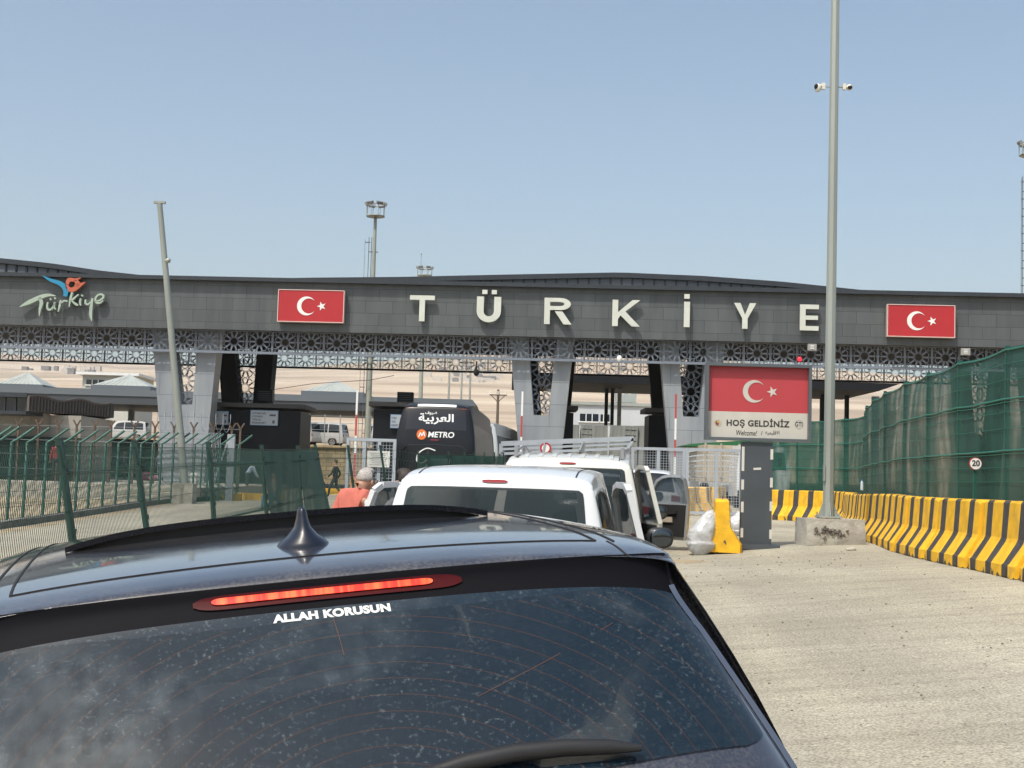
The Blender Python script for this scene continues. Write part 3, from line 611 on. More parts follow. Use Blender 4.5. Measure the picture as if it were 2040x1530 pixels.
for z in (BT - fr / 2, BB + fr / 2): m.box((0, -.03, z), (BW - 2 * fr, .12, fr))
m.build('frame', M_wf, ws)
zm = BB + (BT - BB) * .375
M_red2 = mat('faded_flag_red', (.42, .045, .055), .45, var=.05, scale=.7); M_cream = mat('sign_cream', (.50, .48, .43), .5, var=.08, scale=1.4, stretch=(2, 1, .6))
m = MB(); m.box((0, .028, (zm + BT - fr) / 2), (BW - 2 * fr, .006, BT - fr - zm)); m.build('flag_field', M_red2, ws)
m = MB(); m.box((0, .027, (zm + BB + fr) / 2), (BW - 2 * fr, .006, zm - BB - fr)); m.build('lower_panel', M_cream, ws)
FH = BT - fr - zm; out, inn, star = crescent_polys(-.07, zm + FH * .46, FH * 1.0)
m = MB(); add_crescent(m, out, inn, lambda x, z: (x, .018, z), lambda x, z: (x, .0245, z)); m.build('crescent', M_cream, ws)
m = MB(); m.prism(star, lambda x, z: (x, .018, z), lambda x, z: (x, .0245, z)); m.build('star', M_cream, ws, recalc=True)
def wz(px, py):  # pixels of the 6.8x enlargement with origin (1360, 700) -> board plane
    q = P(1360 + px / 6.8, 700 + py / 6.8, WY); return q.x - wc.x, q.z - WBASE
M_ink = mat('sign_ink', (.035, .03, .028), .5)
def wtext(s, x0, y0, x1, y1, name, **kw):
    a = wz(x0, y1); b = wz(x1, y0); sl_ = (wz(1700, 1000)[1] - wz(400, 1000)[1]) * 0
    m = MB(); fit_text(m, s, (a[0], b[0], a[1], b[1]), lambda x, y, z: (x, .021, y + .0 * x), **kw); m.build(name, M_ink, ws)
wtext('HOŞ GELDİNİZ', 597, 918, 1452, 1030, 'welcome_words', offset=.034, space=1.08)
wtext('Welcome!', 728, 1072, 1010, 1135, 'english_words', offset=.008, shear=.2)
wtext('/', 1062, 1078, 1084, 1132, 'slash', offset=.008)
wtext('\ufeea\ufef4\ufee4\ufef4\ufee0\ufed7\ufefb\ufe8d', 1122, 1075, 1312, 1135, 'arabic_words', offset=.01)
wtext('GTI', 1523, 958, 1622, 1018, 'badge_letters', offset=.02)
def ringpoly(m, cx, cz, r0, r1, y, mi=0, n=28, a0=0, a1=2 * math.pi):
    vv = []
    for i in range(n + 1): t = a0 + (a1 - a0) * i / n; vv += [(cx + r0 * math.cos(t), y, cz + r0 * math.sin(t)), (cx + r1 * math.cos(t), y, cz + r1 * math.sin(t))]
    m.add(vv, [(2 * i, 2 * i + 1, 2 * i + 3, 2 * i + 2) for i in range(n)], mi)
bx, bz = wz(1577, 990); m = MB(); ringpoly(m, bx, bz, .066, .071, .0215); ringpoly(m, bx, bz, .081, .085, .0215); m.build('badge_ring', mat('badge_grey', (.28, .28, .27), .5), ws)
ex, ez = wz(480, 970); m = MB(); ringpoly(m, ex, ez, 0, .042, .022, 0); ringpoly(m, ex - .006, ez, .012, .04, .0205, 1, 20, R(100), R(290)); ringpoly(m, ex, ez - .012, 0, .02, .0195, 2); ringpoly(m, ex, ez, .05, .055, .022, 3); ringpoly(m, ex, ez, .066, .07, .022, 3, 40, R(-200), R(20))
for t in range(14): a = R(20 + t * 11); m.box((ex + .062 * math.cos(a), .0215, ez + .062 * math.sin(a)), (.006, .003, .006), mi=3)
m.build('emblem', [mat('emblem_gold', (.55, .36, .06), .5), mat('emblem_red', (.30, .05, .03), .5), mat('emblem_blue', (.06, .08, .22), .5), mat('emblem_line', (.4, .34, .22), .5)], ws)
M_tape = mat('pale_tape', (.55, .54, .50), .6)
for i, (sx, y0, y1) in enumerate(((-1, 460, 630), (-1, 690, 760), (-1, 845, 920), (-1, 1030, 1095), (1, 472, 545), (1, 672, 740), (1, 838, 905), (1, 1035, 1100))):
    z0 = P(1510, 760 + y1 / 3.517, WY).z - WBASE; z1 = P(1510, 760 + y0 / 3.517, WY).z - WBASE
    m = MB(); m.box((sx * .265, -.043, (z0 + z1) / 2), (.05, .004, z1 - z0)); m.build('tape_strip', M_tape, ws)
m = MB(); m.box((.0, -.043, P(1510, 934, WY).z - WBASE), (.14, .004, .04), Matrix.Rotation(R(-4), 3, 'Y')); m.build('tape_strip', M_tape, ws)
# ------------------------------------------------------------------ lamp pole on its block, right
LX, LY = P(1650, 1010, 25.6).x, 25.6; lz = gz(LX, LY)
blk = MB(); prof = [(-.56, 0), (.56, .0), (.54, .5), (-.50, .52)]
bo = empty('pole_footing', 'cracked grey concrete block under the tall lamp pole', 'concrete block', Matrix.Translation((LX + .03, LY, lz - .03)) @ Matrix.Rotation(R(6), 4, 'Z'))
bl = MB(); bl.grid(lambda u, v: (u, -.36 - .02 * math.sin(9 * v) + (.03 * math.sin(14 * u + 3) * max(0, .3 - abs(v - .25))), v), [(-.56 + 1.12 * k / 16) for k in range(17)], [.52 * k / 8 for k in range(9)])
bl.f = [tuple(reversed(f)) for f in bl.f]
bl.prism([(-.56, 0), (.56, 0), (.56, .52), (-.56, .52)], lambda x, z: (x * (1 - .03 * (z > .3)), -.345, z), lambda x, z: (x * (1 - .03 * (z > .3)), .36, z))
bl.build('block', mat('old_concrete', (.40, .385, .34), .95, col2=(.30, .28, .245), scale=2.5, bump=.8, bscale=16, detail=8), bo)
rv = random.Random(4); rub = MB()
for k in range(46):
    a = rv.gauss(-.12, .15); z = rv.gauss(.27, .05); s = rv.uniform(.02, .05); rub.box((a, -.385, z), (s * 1.3, s * .8, s * .8), Matrix.Rotation(rv.uniform(0, 3), 3, 'Y') @ Matrix.Rotation(rv.uniform(0, 3), 3, 'Z'))
rub.build('broken_patch', mat('broken_aggregate', (.13, .115, .10), .95, var=.4, scale=20), bo)
M_galv = mat('galvanised_steel', (.30, .325, .30), .5, metal=.25, var=.1, scale=.8, stretch=(1, 1, .3))
top = P(1664, 0, LY); pole = empty('lamp_pole', 'tall octagonal grey steel pole bolted to the concrete block', 'pole', (LX, LY, lz + .49))
dirn = (top - Vector((LX, LY, lz + .49))); dirn = dirn / dirn.z
m = MB(); m.tube([dirn * 0 + Vector((0, 0, .02)), dirn * 13], [.105, .075], 8, smooth=False); m.build('shaft', M_galv, pole)
m = MB(); m.box((0, 0, .03), (.42, .42, .03)); 
for a in range(4): m.prism([(.09, .0), (.2, 0), (.1, .26)], lambda x, z: tuple(Matrix.Rotation(a * math.pi / 2, 3, 'Z') @ Vector((x, -.008, z + .045))), lambda x, z: tuple(Matrix.Rotation(a * math.pi / 2, 3, 'Z') @ Vector((x, .008, z + .045))))
m.build('base_plate', M_galv, pole)
for sx in (-1, 1):
    for sy in (-1, 1): m = MB(); m.tube([(sx * .17, sy * .17, -.02), (sx * .17, sy * .17, .12)], .012, 6); m.box((sx * .17, sy * .17, .055), (.04, .04, .025)); m.build('anchor_bolt', M_galv, pole)
m = MB(); m.box((-.1, -.06, .85), (.03, .08, .3)); m.build('access_hatch', M_galv, pole)
M_cream2 = mat('camera_white', (.62, .61, .53), .4)
for side, lb in ((-1, 'white bullet camera tilted downward on the left of the lamp pole'), (1, 'white camera with dark lens on the right of the lamp pole')):
    c0 = P(1661, 173, LY); rt = empty('security_camera', lb, 'security camera', c0)
    m = MB(); m.tube([(side * .07, 0, 0), (side * .17, 0, 0)], .014, 6); m.build('arm', M_galv, rt)
    m = MB(); m.box((side * .2, 0, .005), (.06, .07, .12)); m.build('bracket', M_cream2, rt)
    m = MB()
    if side < 0:
        m.tube([(-.23, 0, .02), (-.29, .0, .0)], .03, 8); m.ball((-.31, -.02, -.035), (.065, .06, .085), 14, 10); m.build('housing', M_cream2, rt)
        m = MB(); m.ball((-.34, -.035, -.02), (.045, .05, .06), 12, 8); m.build('lens', M_soffit, rt)
    else:
        m.tube([(.23, 0, .0), (.27, 0, 0)], .03, 8); m.ball((.30, .0, .0), (.062, .07, .058), 14, 10); m.build('housing', M_cream2, rt)
        m = MB(); m.ball((.303, -.035, -.012), (.048, .05, .042), 12, 8); m.build('lens', mat('lens_black', (.01, .01, .014), .15), rt)
# leaning pole, left
lx, ly = P(368, 965, 50).x, 50.; lz2 = gz(lx, ly)
fo = MB(); fo.box((0, 0, .35), (.75, .7, .8)); fo = fo.build('pole_footing', M_conc); fo.location = (lx, ly, lz2); tag(fo, 'pale concrete block under the leaning pole on the left', 'concrete block')
lpole = empty('leaning_pole', 'bare grey pole leaning left in front of the gate', 'pole', (lx, ly, lz2 + .75)); tp = P(318, 405, 49.2) - lpole.location
m = MB(); m.tube([(0, 0, 0), tp], [.15, .1], 8); m.build('shaft', M_galv, lpole)
m = MB(); m.box(tp + Vector((0, 0, .03)), (.42, .16, .08)); m.build('cap', M_galv, lpole)
q = P(335, 519, 49.2) - lpole.location; m = MB(); m.tube([q - Vector((.12, 0, 0)), q], .04, 8); m.ball(q, .1, 8, 6); m.build('bracket', M_galv, lpole)
# small litter
wb = empty('water_bottle', 'clear plastic water bottle standing on top of the barriers', 'bottle', P(1717, 977, 29.2))
prof = [(.0, .0), (.03, .0), (.033, .02), (.033, .12), (.028, .14), (.033, .16), (.03, .17), (.013, .205), (.013, .215)]
m = MB(); m.grid(lambda a, i: (prof[i][0] * math.cos(a), prof[i][0] * math.sin(a), prof[i][1]), [2 * math.pi * k / 12 for k in range(13)], range(len(prof))); m.build('body', mat('bottle_plastic', (.55, .65, .72), .1, alpha=.75), wb)
m = MB(); m.tube([(0, 0, .212), (0, 0, .235)], .016, 10); m.build('cap', mat('bottle_cap', (.05, .15, .5), .4), wb)
st = MB(); st.ball((0, 0, .03), (.09, .06, .045), 9, 6, fn=lambda p: p * (1 + .18 * math.sin(40 * p.x + 31 * p.y))); st = st.build('stone', M_conc); st.location = on(6.0, 23.8); tag(st, 'small loose stone on the road below the concrete block', 'stone')
M_bag = mat('bag_plastic', (.50, .51, .52), .25, alpha=.9, bump=1., bscale=14, scale=2)
def bag(px, py, Y, w, h, lb, seed, stretch=None):
    rv = random.Random(seed); ph = [rv.uniform(0, 6) for _ in range(9)]
    def sh(p):
        n = p.normalized() if p.length > 1e-6 else Vector((0, 0, 1)); z = n.z
        k = 1 + .05 * math.sin(5 * n.x + ph[0] + 4 * n.z) + .03 * math.sin(9 * n.y + 7 * n.z + ph[1]) + .03 * abs(math.sin(9 * n.x - 8 * n.z + ph[2])) + .03 * abs(math.sin(11 * n.y + 13 * n.z - 6 * n.x + ph[3])) + .02 * abs(math.sin(21 * n.x + 17 * n.z))
        if z < -.6: p = Vector((p.x * 1.15, p.y * 1.15, p.z * .92))
        if z > .3: t = (z - .3) / .7; p = Vector((p.x * (1 - .35 * t) + (stretch or 0) * w * t, p.y * (1 - .4 * t), p.z * (1 + .05 * t)))
        return p * k
    rt = empty('rubbish_bag', lb, 'rubbish bag', on(P(px, py, Y).x, Y))
    m = MB(); m.ball((0, 0, h * .46), (w / 2, w * .42, h / 2), 56, 40, fn=sh); m.build('sack', M_bag, rt)
    m = MB()
    for k in range(5): a = k * 1.3; m.tube([((stretch or 0) * w, 0, h * .9), ((stretch or 0) * w + .03 * math.cos(a), .03 * math.sin(a), h * .95 + .02 * (k % 2))], [.03, .02], 6)
    m.build('tied_neck', M_bag, rt)
bag(1396, 1108, 24.6, .46, .84, 'bulging translucent white rubbish bag leaning on the plain yellow barrier', 3, .33)
bag(1468, 1022, 30.5, .42, .55, 'translucent rubbish bag behind the welcome sign pillar', 5, .1)
# ------------------------------------------------------------------ welded mesh fences, left
M_wire = mat('green_wire', (.010, .045, .035), .5); M_gp2 = mat('dark_green_post', (.006, .034, .026), .5, var=.2, scale=5)
def wire_panel(mb, b0, b1, t0, t1, step, wr, horiz, kinks=(), nrm=None, kd=.05):
    """vertical and horizontal wires between two posts (bottoms b, tops t); kinks = folds along the height"""
    L = (b1 - b0).length; n = max(2, int(L / step)); nrm = nrm or Vector((1, 0, 0))
    lv = [0.]; 
    for k in kinks: lv += [k - .02, k, k + .02]
    lv.append(1.)
    offs = [0] + [o for k in kinks for o in (0, kd, 0)] + [0]
    for i in range(n + 1):
        u = i / n; a = b0.lerp(b1, u); c = t0.lerp(t1, u)
        for j in range(len(lv) - 1): mb.bar(a.lerp(c, lv[j]) + nrm * offs[j], a.lerp(c, lv[j + 1]) + nrm * offs[j + 1], wr)
    for h in horiz:
        o = kd if h in kinks else 0
        mb.bar(b0.lerp(t0, h) + nrm * o, b1.lerp(t1, h) + nrm * o, wr * 1.3)
NF = [(-490, 868, 7.4, .16), (-95, 870, 9.8, .18), (118, 875, 12.3, .19), (268, 880, 14.9, .19), (415, 883, 18.3, .12), (521, 888, 22.1, .12), (593, 889, 26, .10), (628, 887, 30, .24), (693, 888, 33, .17), (757, 888, 35.2, .20), (833, 899, 36, .03), (852, 899, 36.7, .05), (893, 900, 37.7, .04), (925, 901, 38.8, .05), (945, 901, 39.6, .03), (965, 902, 40.4, .04), (985, 902, 41, .03), (1003, 903, 41.6, .03)]
near_f = empty('mesh_fence', 'green welded mesh fence with leaning posts along the left of the queue', 'fence', on(-4.1, 20)); fo_ = Vector(near_f.location); pp = []
for px, py, Y, lean in NF:
    t = P(px, py, Y); z0 = gz(t.x, Y); H = t.z - z0; pp.append((Vector((t.x + lean * H, Y - .02, z0)) - fo_, t - fo_))
for i, (b, t) in enumerate(pp):
    m = MB(); w = .056 if i < 10 else .045; m.bar(b - (t - b).normalized() * .1, t, w, .06, up=(0, 1, 0)); m.box(t + Vector((0, 0, .008)), (w + .01, .07, .016))
    for k in (.25, .6, .9): m.box(b.lerp(t, k) + Vector((.035, -.03, 0)), (.03, .03, .05))
    m.build('post', M_gp2, near_f)
for i in range(len(pp) - 1):
    (b0, t0), (b1, t1) = pp[i], pp[i + 1]; L = (b1 - b0).length; u0 = Vector((0, 0, .06)); m = MB(); st = .05 if i < 5 else .08
    wire_panel(m, b0 + u0, b1 + u0, b0.lerp(t0, .97), b1.lerp(t1, .97), st, .0042 if i < 4 else .0055, (.0, .12, .3, .5, .7, .88, 1.), (.12, .5, .88)); m.build('mesh_panel', M_wire, near_f)
    if i in (5, 6) or i >= 10:
        nrm = (t1 - t0).cross(Vector((0, 0, 1))).normalized(); m = MB(); m.grid(lambda u, v: (b0.lerp(b1, u)).lerp(t0.lerp(t1, u), .03 + .92 * v) + nrm * (.04 + .02 * math.sin(7 * u + 5 * v)), [k / 6 for k in range(7)], [k / 6 for k in range(7)]); m.build('net', M_net, near_f)
FFX = [-20, -4, 27, 58, 97, 129, 161, 186, 214, 240, 265, 285, 308, 326, 350, 367, 392, 407, 420, 443, 479]
far_f = empty('outrigger_fence', 'green fence with bent outrigger post tops beyond the left lane', 'fence', on(-13, 45)); ff_ = Vector(far_f.location); q = []
for i, px in enumerate(FFX):
    d = -18.49 / ((px - 1020) / 2700 - .1221); X = -18.49 + .1221 * d; zk = P(px, 880 + .012 * px, d).z; b = Vector((X, d, gz(X, d) - .05)); t = Vector((X + .02, d, zk)); q.append((b - ff_, t - ff_))
for i, (b, t) in enumerate(q):
    m = MB(); m.tube([b, t, t + Vector((.10, .1, .06)), t + Vector((.50, .30, .42))], .04, 8); m.build('post', mat('outrigger_green', (.022, .095, .073), .5), far_f)
for i in range(len(q) - 1):
    (b0, t0), (b1, t1) = q[i], q[i + 1]; m = MB(); wire_panel(m, b0 + Vector((0, 0, .1)), b1 + Vector((0, 0, .1)), t0, t1, .1, .009, (0, .15, .35, .55, .75, .88, 1.), (.2, .85), kd=.07)
    for e in (Vector((.27, .18, .2)), Vector((.47, .28, .4))): m.bar(t0 + e, t1 + e, .007)
    m.build('mesh_panel', M_wire, far_f)
# razor wire fence with rusty forked posts
M_rust = mat('rusty_post', (.10, .068, .048), .85, var=.3, scale=8); M_grey = mat('grey_steel', (.30, .33, .36), .5, var=.1)
razor = empty('razor_wire_fence', 'rusty forked post fence with razor wire coils before the left gate pillar', 'fence', on(-18, 60)); ro_ = Vector(razor.location)
RX = [-8, 37, 77, 116, 153, 189, 221, 268, 309, 347, 386, 425, 462, 479]; rp = []
for px in RX:
    t = P(px, 846 + .02 * px, 60); b = Vector((t.x, 60, gz(t.x, 60) + .3)); rp.append((b - ro_, t - ro_)); m = MB()
    m.bar(b - ro_, t - ro_, .08); m.bar(t - ro_, t - ro_ + Vector((-.16, 0, .28)), .06); m.bar(t - ro_, t - ro_ + Vector((.16, 0, .28)), .06); m.build('post', M_rust, razor)
m = MB()
for (b0, t0), (b1, t1) in zip(rp, rp[1:]):
    for v in (.25, .5, .75, 1.): m.bar(b0.lerp(t0, v), b1.lerp(t1, v), .012)
m.build('strand_wire', M_grey, razor)
m = MB(); x0, x1 = rp[8][1].x, rp[12][1].x; zc = rp[9][1].z + .28; pts = []
for k in range(300):
    a = k * .22; x = x0 + (x1 - x0) * k / 300; pts.append((x, .42 * math.cos(a) * .8, zc + .40 * math.sin(a)))
m.tube(pts, .009, 4); m.build('razor_coil', M_grey, razor)
m = MB()
for k in range(32, 75):
    px = 225 + k * 2.9; t = P(px, 862, 59.6); m.bar((t.x - ro_.x, -.4, -.2), (t.x - ro_.x, -.4, t.z - ro_.z), .02)
m.build('railing_bars', M_grey, razor)
# dark green screen behind the platform, steel gate post, bollard, kerb blocks
m = MB(); a, b = P(30, 868, 91), P(318, 874, 91); m.grid(lambda u, v: (a.x + (b.x - a.x) * u, 91 + .02 * math.sin(40 * u), 1.1 + (a.z - 1.1) * v), [k / 60 for k in range(61)], [0, .25, .5, .75, 1]); o = m.build('screen_net', mat('dark_screen_green', (.006, .02, .016), .8, var=.4, scale=.8)); tag(o, 'dark green privacy screen behind the people on the far left platform', 'screen')
m = MB(); a, b = P(-60, 866, 61.7), P(163, 870, 61.7); m.grid(lambda u, v: (a.x + (b.x - a.x) * u, 61.7 + .02 * math.sin(30 * u), 1.15 + (a.z - 1.15) * v), [k / 30 for k in range(31)], [0, .5, 1]); o = m.build('screen_net', MATS['dark_screen_green']); tag(o, 'dark green screen hung along the wall of the ribbed kiosk', 'screen')
gpst = empty('gate_post', 'pale steel gate post with diagonal stay beyond the left fence', 'gate post', on(P(456, 990, 56).x, 56)); h = P(456, 865, 56).z - gpst.location.z
m = MB(); m.box((0, 0, h / 2), (.3, .2, h)); m.build('post', M_grey, gpst); m = MB(); m.bar((-.1, 0, h * .95), (-.62, 0, h * .32), .07); m.build('stay', M_grey, gpst)
bol = MB(); bol.box((0, 0, .5), (.24, .24, 1.0)); bol.prism([(-.2, 0), (.2, 0), (.06, .12), (-.06, .12)], lambda x, z: (x, -.2, z + 1.0), lambda x, z: (x, .2, z + 1.0)); bol = bol.build('bollard', M_white, recalc=True); bol.location = on(P(386, 967, 54.5).x, 54.5); tag(bol, 'white square bollard with pointed cap beyond the left fence', 'bollard')
M_ky = mat('kerb_yellow', (.62, .36, .03), .8, var=.1)
for i, (px, py, Y, w) in enumerate(((433, 985, 57, .5), (470, 985, 56.5, .45), (520, 987, 58, 2.0), (668, 954, 68, 1.1))):
    m = MB(); m.box((0, 0, .16), (w, .35, .3)); o = m.build('kerb_block', M_ky); p_ = P(px, py, Y); o.location = on(p_.x, Y); tag(o, ['yellow kerb block just left of the steel gate post', 'yellow kerb block just right of the steel gate post', 'long low yellow kerb block beyond the left fence', 'yellow kerb block behind the walking dark figure'][i], 'kerb block')
# ------------------------------------------------------------------ retaining wall and gates
M_stone = panel_mat('yellow_stone_wall', (.42, .345, .215), (.24, .2, .13), .62, .3, .95, .22, off=.4, ms=.03)
rw = MB(); a, b = P(-150, 868, 96.6), P(800, 893, 96.6); rw.box(((a.x + b.x) / 2 + 1, 96.75, (a.z + .6) / 2), (b.x - a.x + 6, .5, a.z - .6)); rw.box(((a.x + b.x) / 2 + 1, 96.7, a.z + .06), (b.x - a.x + 6, .7, .12)); o = rw.build('retaining_wall', M_stone); tag(o, 'yellow stone retaining wall behind the walking dark figure', 'wall')
M_sgate = mat('gate_steel', (.36, .395, .44), .45, metal=.1, var=.06)
def leaf(name, label, x0, x1, yt, Y, bars, mesh=None, post=.1):
    a, b = P(x0, yt, Y), P(x1, yt + .029 * (x1 - x0), Y); W = b.x - a.x; z0 = gz((a.x + b.x) / 2, Y) + .05; H = a.z - z0
    r = empty(name, label, 'gate', (a.x, Y, z0)); m = MB()
    m.box((post / 2, 0, H / 2), (post, .08, H)); m.box((W - post / 2, 0, H / 2), (post, .08, H))
    for z in (post / 2, H - post / 2): m.box((W / 2, .003, z), (W - 2 * post, .07, post))
    for t in bars: m.box((W * t, .005, H / 2), (post * 1.2, .06, H - 2 * post))
    m.build('frame', M_sgate, r)
    if mesh:
        m = MB(); n = int(W / mesh)
        for i in range(1, n): m.bar((W * i / n, .03, post), (W * i / n, .03, H - post), .013)
        n = int(H / mesh)
        for i in range(1, n): m.bar((post, .03, H * i / n), (W - post, .03, H * i / n), .013)
        m.build('mesh_infill', M_sgate, r)
    return r, W, H
leaf('steel_gate', 'pale steel mesh gate leaf behind the second white van', 1258, 1366, 890, 46.5, (.5,), .09)
leaf('steel_gate', 'pale steel mesh gate leaf with centre bar left of the welcome sign pillar', 1367, 1480, 892, 46, (.54,), .09)
lg, W, H = leaf('steel_gate', 'pale steel gate leaf with white notice left of the dark bus', 691, 790, 872, 42, (.36, .66), .1, .09)
nb = MB(); a, b = P(731, 930, 41.9), P(777, 899, 41.9); nb.box(((a.x + b.x) / 2, 41.9, (a.z + b.z) / 2), (b.x - a.x, .03, b.z - a.z)); nbm = nb
for k in range(7): nbm.box(((a.x + b.x) / 2, 41.883, b.z - (k + 1.2) * (b.z - a.z) / 8.4), ((b.x - a.x) * (.8 - .12 * (k % 3)), .006, .022), mi=1)
tag(nb.build('notice_board', [mat('notice_white', (.6, .6, .57), .5), mat('notice_ink', (.3, .3, .3), .5)]), 'white printed notice fixed to the steel gate beside the bus', 'notice')
bm_ = empty('sliding_beam_gate', 'long low pale steel truss gate beam above the second van roof', 'gate', P(998, 893, 45.5)); o_ = Vector(bm_.location)
tl, tr, bl_, br_ = [P(*v, 45.5) - o_ for v in ((998, 884), (1262, 874), (998, 904), (1250, 893))]; m = MB()
m.bar(tl, tr, .16, .12, up=(0, 1, 0)); m.bar(bl_, br_, .09, .1, up=(0, 1, 0)); m.bar(tl, bl_, .12, .1); m.bar(tr, br_, .12, .1)
for t in (.33, .62): m.bar(tl.lerp(tr, t), bl_.lerp(br_, t), .3, .05, up=(1, 0, 0))
m.bar(tl.lerp(bl_, .55), tr.lerp(br_, .5), .06, .08); m.build('truss', M_sgate, bm_)
m = MB(); cc = P(1087, 893, 45.4) - o_; ringpoly(m, cc.x, cc.z, 0, .13, cc.y, 0); ringpoly(m, cc.x, cc.z, .13, .19, cc.y, 1); m.build('round_sign', [M_white, M_red], bm_)
m = MB(); m.bar(P(1001, 892, 45.6) - o_, Vector((P(1001, 892, 45.6).x - o_.x, .1, gz(0, 45.6) - o_.z)), .14); m.bar(P(1250, 890, 45.6) - o_, Vector((P(1250, 890, 45.6).x - o_.x, .1, gz(0, 45.6) - o_.z)), .14); m.build('support_post', M_sgate, bm_)
M_bw = mat('boom_white', (.72, .72, .70), .5); M_br = mat('boom_red', (.40, .06, .05), .5)
for px, yt, cols, lb in ((1041, 780, (0, 1, 0), 'raised white and red barrier arm before the pillar right of the bus'), (1347, 785, (1, 0, 1), 'raised red and white barrier arm before the pillar left of the welcome sign'), (712, 778, (0, 1, 0), 'raised white and red barrier arm left of the dark bus')):
    t = P(px, yt, 62); X = t.x; z0 = gz(X, 62); r = empty('barrier_arm', lb, 'barrier arm', (X, 62, z0), 'raised barrier arms'); L = t.z - z0; m = MB()
    for k, c in enumerate(cols + (1 - cols[-1],)):
        f0, f1 = (0.0, .28, .52, .72)[k] , (.28, .52, .72, 1.0)[k]
        m.box((0, 0, 1 + (L - 1) * (1 - (f0 + f1) / 2)), (.085, .06, (L - 1) * (f1 - f0)), mi=c)
    m.build('arm', [M_bw, M_br], r); m = MB(); m.box((0, .1, .5), (.35, .35, 1.05)); m.build('housing', mat('housing_orange', (.5, .2, .04), .5), r)
# ------------------------------------------------------------------ booths
M_bth = mat('booth_black', (.007, .008, .011), .5, spec=.2, var=.2, scale=.7); M_bsign = mat('booth_sign', (.34, .38, .42), .5); M_bs2 = mat('booth_sign_edge', (.10, .2, .34), .5)
def booth(px0, px1, py, Y, lb, depth=4, cap=True):
    a, b = P(px0, py, Y), P(px1, py, Y); z0 = gz((a.x + b.x) / 2, Y); r = empty('passport_booth', lb, 'booth', ((a.x + b.x) / 2, Y, z0), 'dark passport booths under the gate'); W = b.x - a.x; H = a.z - z0
    m = MB(); m.box((0, depth / 2, H / 2 - .2), (W, depth, H - .4)); m.build('body', M_bth, r)
    if cap: m = MB(); m.box((0, depth / 2, H - .12), (W + .5, depth + .5, .24)); m.build('roof', mat('booth_roof', (.045, .045, .045), .6), r)
    m = MB(); m.box((0, -.02, 1.6), (W * .7, .03, 1.0)); m.build('window', M_glassdk, r)
    return r, W, H
def bsign(px0, py0, px1, py1, Y, lb, lines):
    a, b = P(px0, py1, Y), P(px1, py0, Y); w, h = b.x - a.x, b.z - a.z; r = empty('lane_sign', lb, 'sign', ((a.x + b.x) / 2, Y, (a.z + b.z) / 2), 'lane signs on the booths')
    m = MB(); m.box((0, 0, 0), (w, .06, h)); m.build('edge', M_bs2, r); m = MB(); m.box((0, -.032, 0), (w - .07, .02, h - .07)); m.build('face', M_bsign, r)
    m = MB()
    for k, s in enumerate(lines): hh = h / (len(lines) + .7); z = h / 2 - (k + 1) * hh; fit_text(m, s, (-w * .42, -w * .42 + w * min(.52, .062 * len(s)), z - hh * .22, z + hh * .38), lambda x, y, zz: (x, -.046, y), offset=.03)
    m.box((w * .3, -.045, h * .18), (w * .22, .006, h * .12)); m.box((w * .34, -.045, -h * .25), (w * .08, .006, h * .2)); m.build('lettering', mat('booth_ink', (.05, .06, .09), .5), r)
booth(424, 600, 801, 76, 'wide black passport booth between the left pillar and the bus')
bsign(498, 818, 555, 847, 75.9, 'pale lane sign on the front of the wide black booth', ['OTOMOBİL', 'OTOBÜS', 'YOLCU', 'PASAPORT'])
bsign(419, 819, 456, 846, 75.9, 'pale lane sign on the booth beside the left pillar', ['YOLCU', 'ARAÇ'])
booth(745, 830, 800, 74, 'black passport booth half hidden behind the dark bus', 4)
bsign(777, 826, 806, 853, 73.85, 'pale lane sign on the booth behind the bus', ['OTOBÜS', 'YOLCU', 'PASAPORT'])
booth(1119, 1143, 808, 78, 'narrow black booth just right of the middle pillar', 2.5); booth(1293, 1327, 813, 78, 'narrow black booth just left of the pillar beside the welcome sign', 2.5)
for px0, px1, py0, py1, Y, lb in ((513, 545, 778, 801, 78, 'black air conditioning unit on the roof of the wide booth'), (792, 824, 783, 803, 77, 'black air conditioning unit above the booth behind the bus')):
    a, b = P(px0, py1, Y), P(px1, py0, Y); r = empty('roof_unit', lb, 'air conditioner', ((a.x + b.x) / 2, Y, a.z + .02)); w, h = b.x - a.x, b.z - a.z
    m = MB(); m.box((0, 0, h / 2), (w, .8, h)); m.build('casing', M_bth, r); m = MB()
    for k in range(5): m.box((0, -.41, h * (k + .8) / 5.8), (w * .8, .02, .04))
    m.build('grille', M_trim, r)
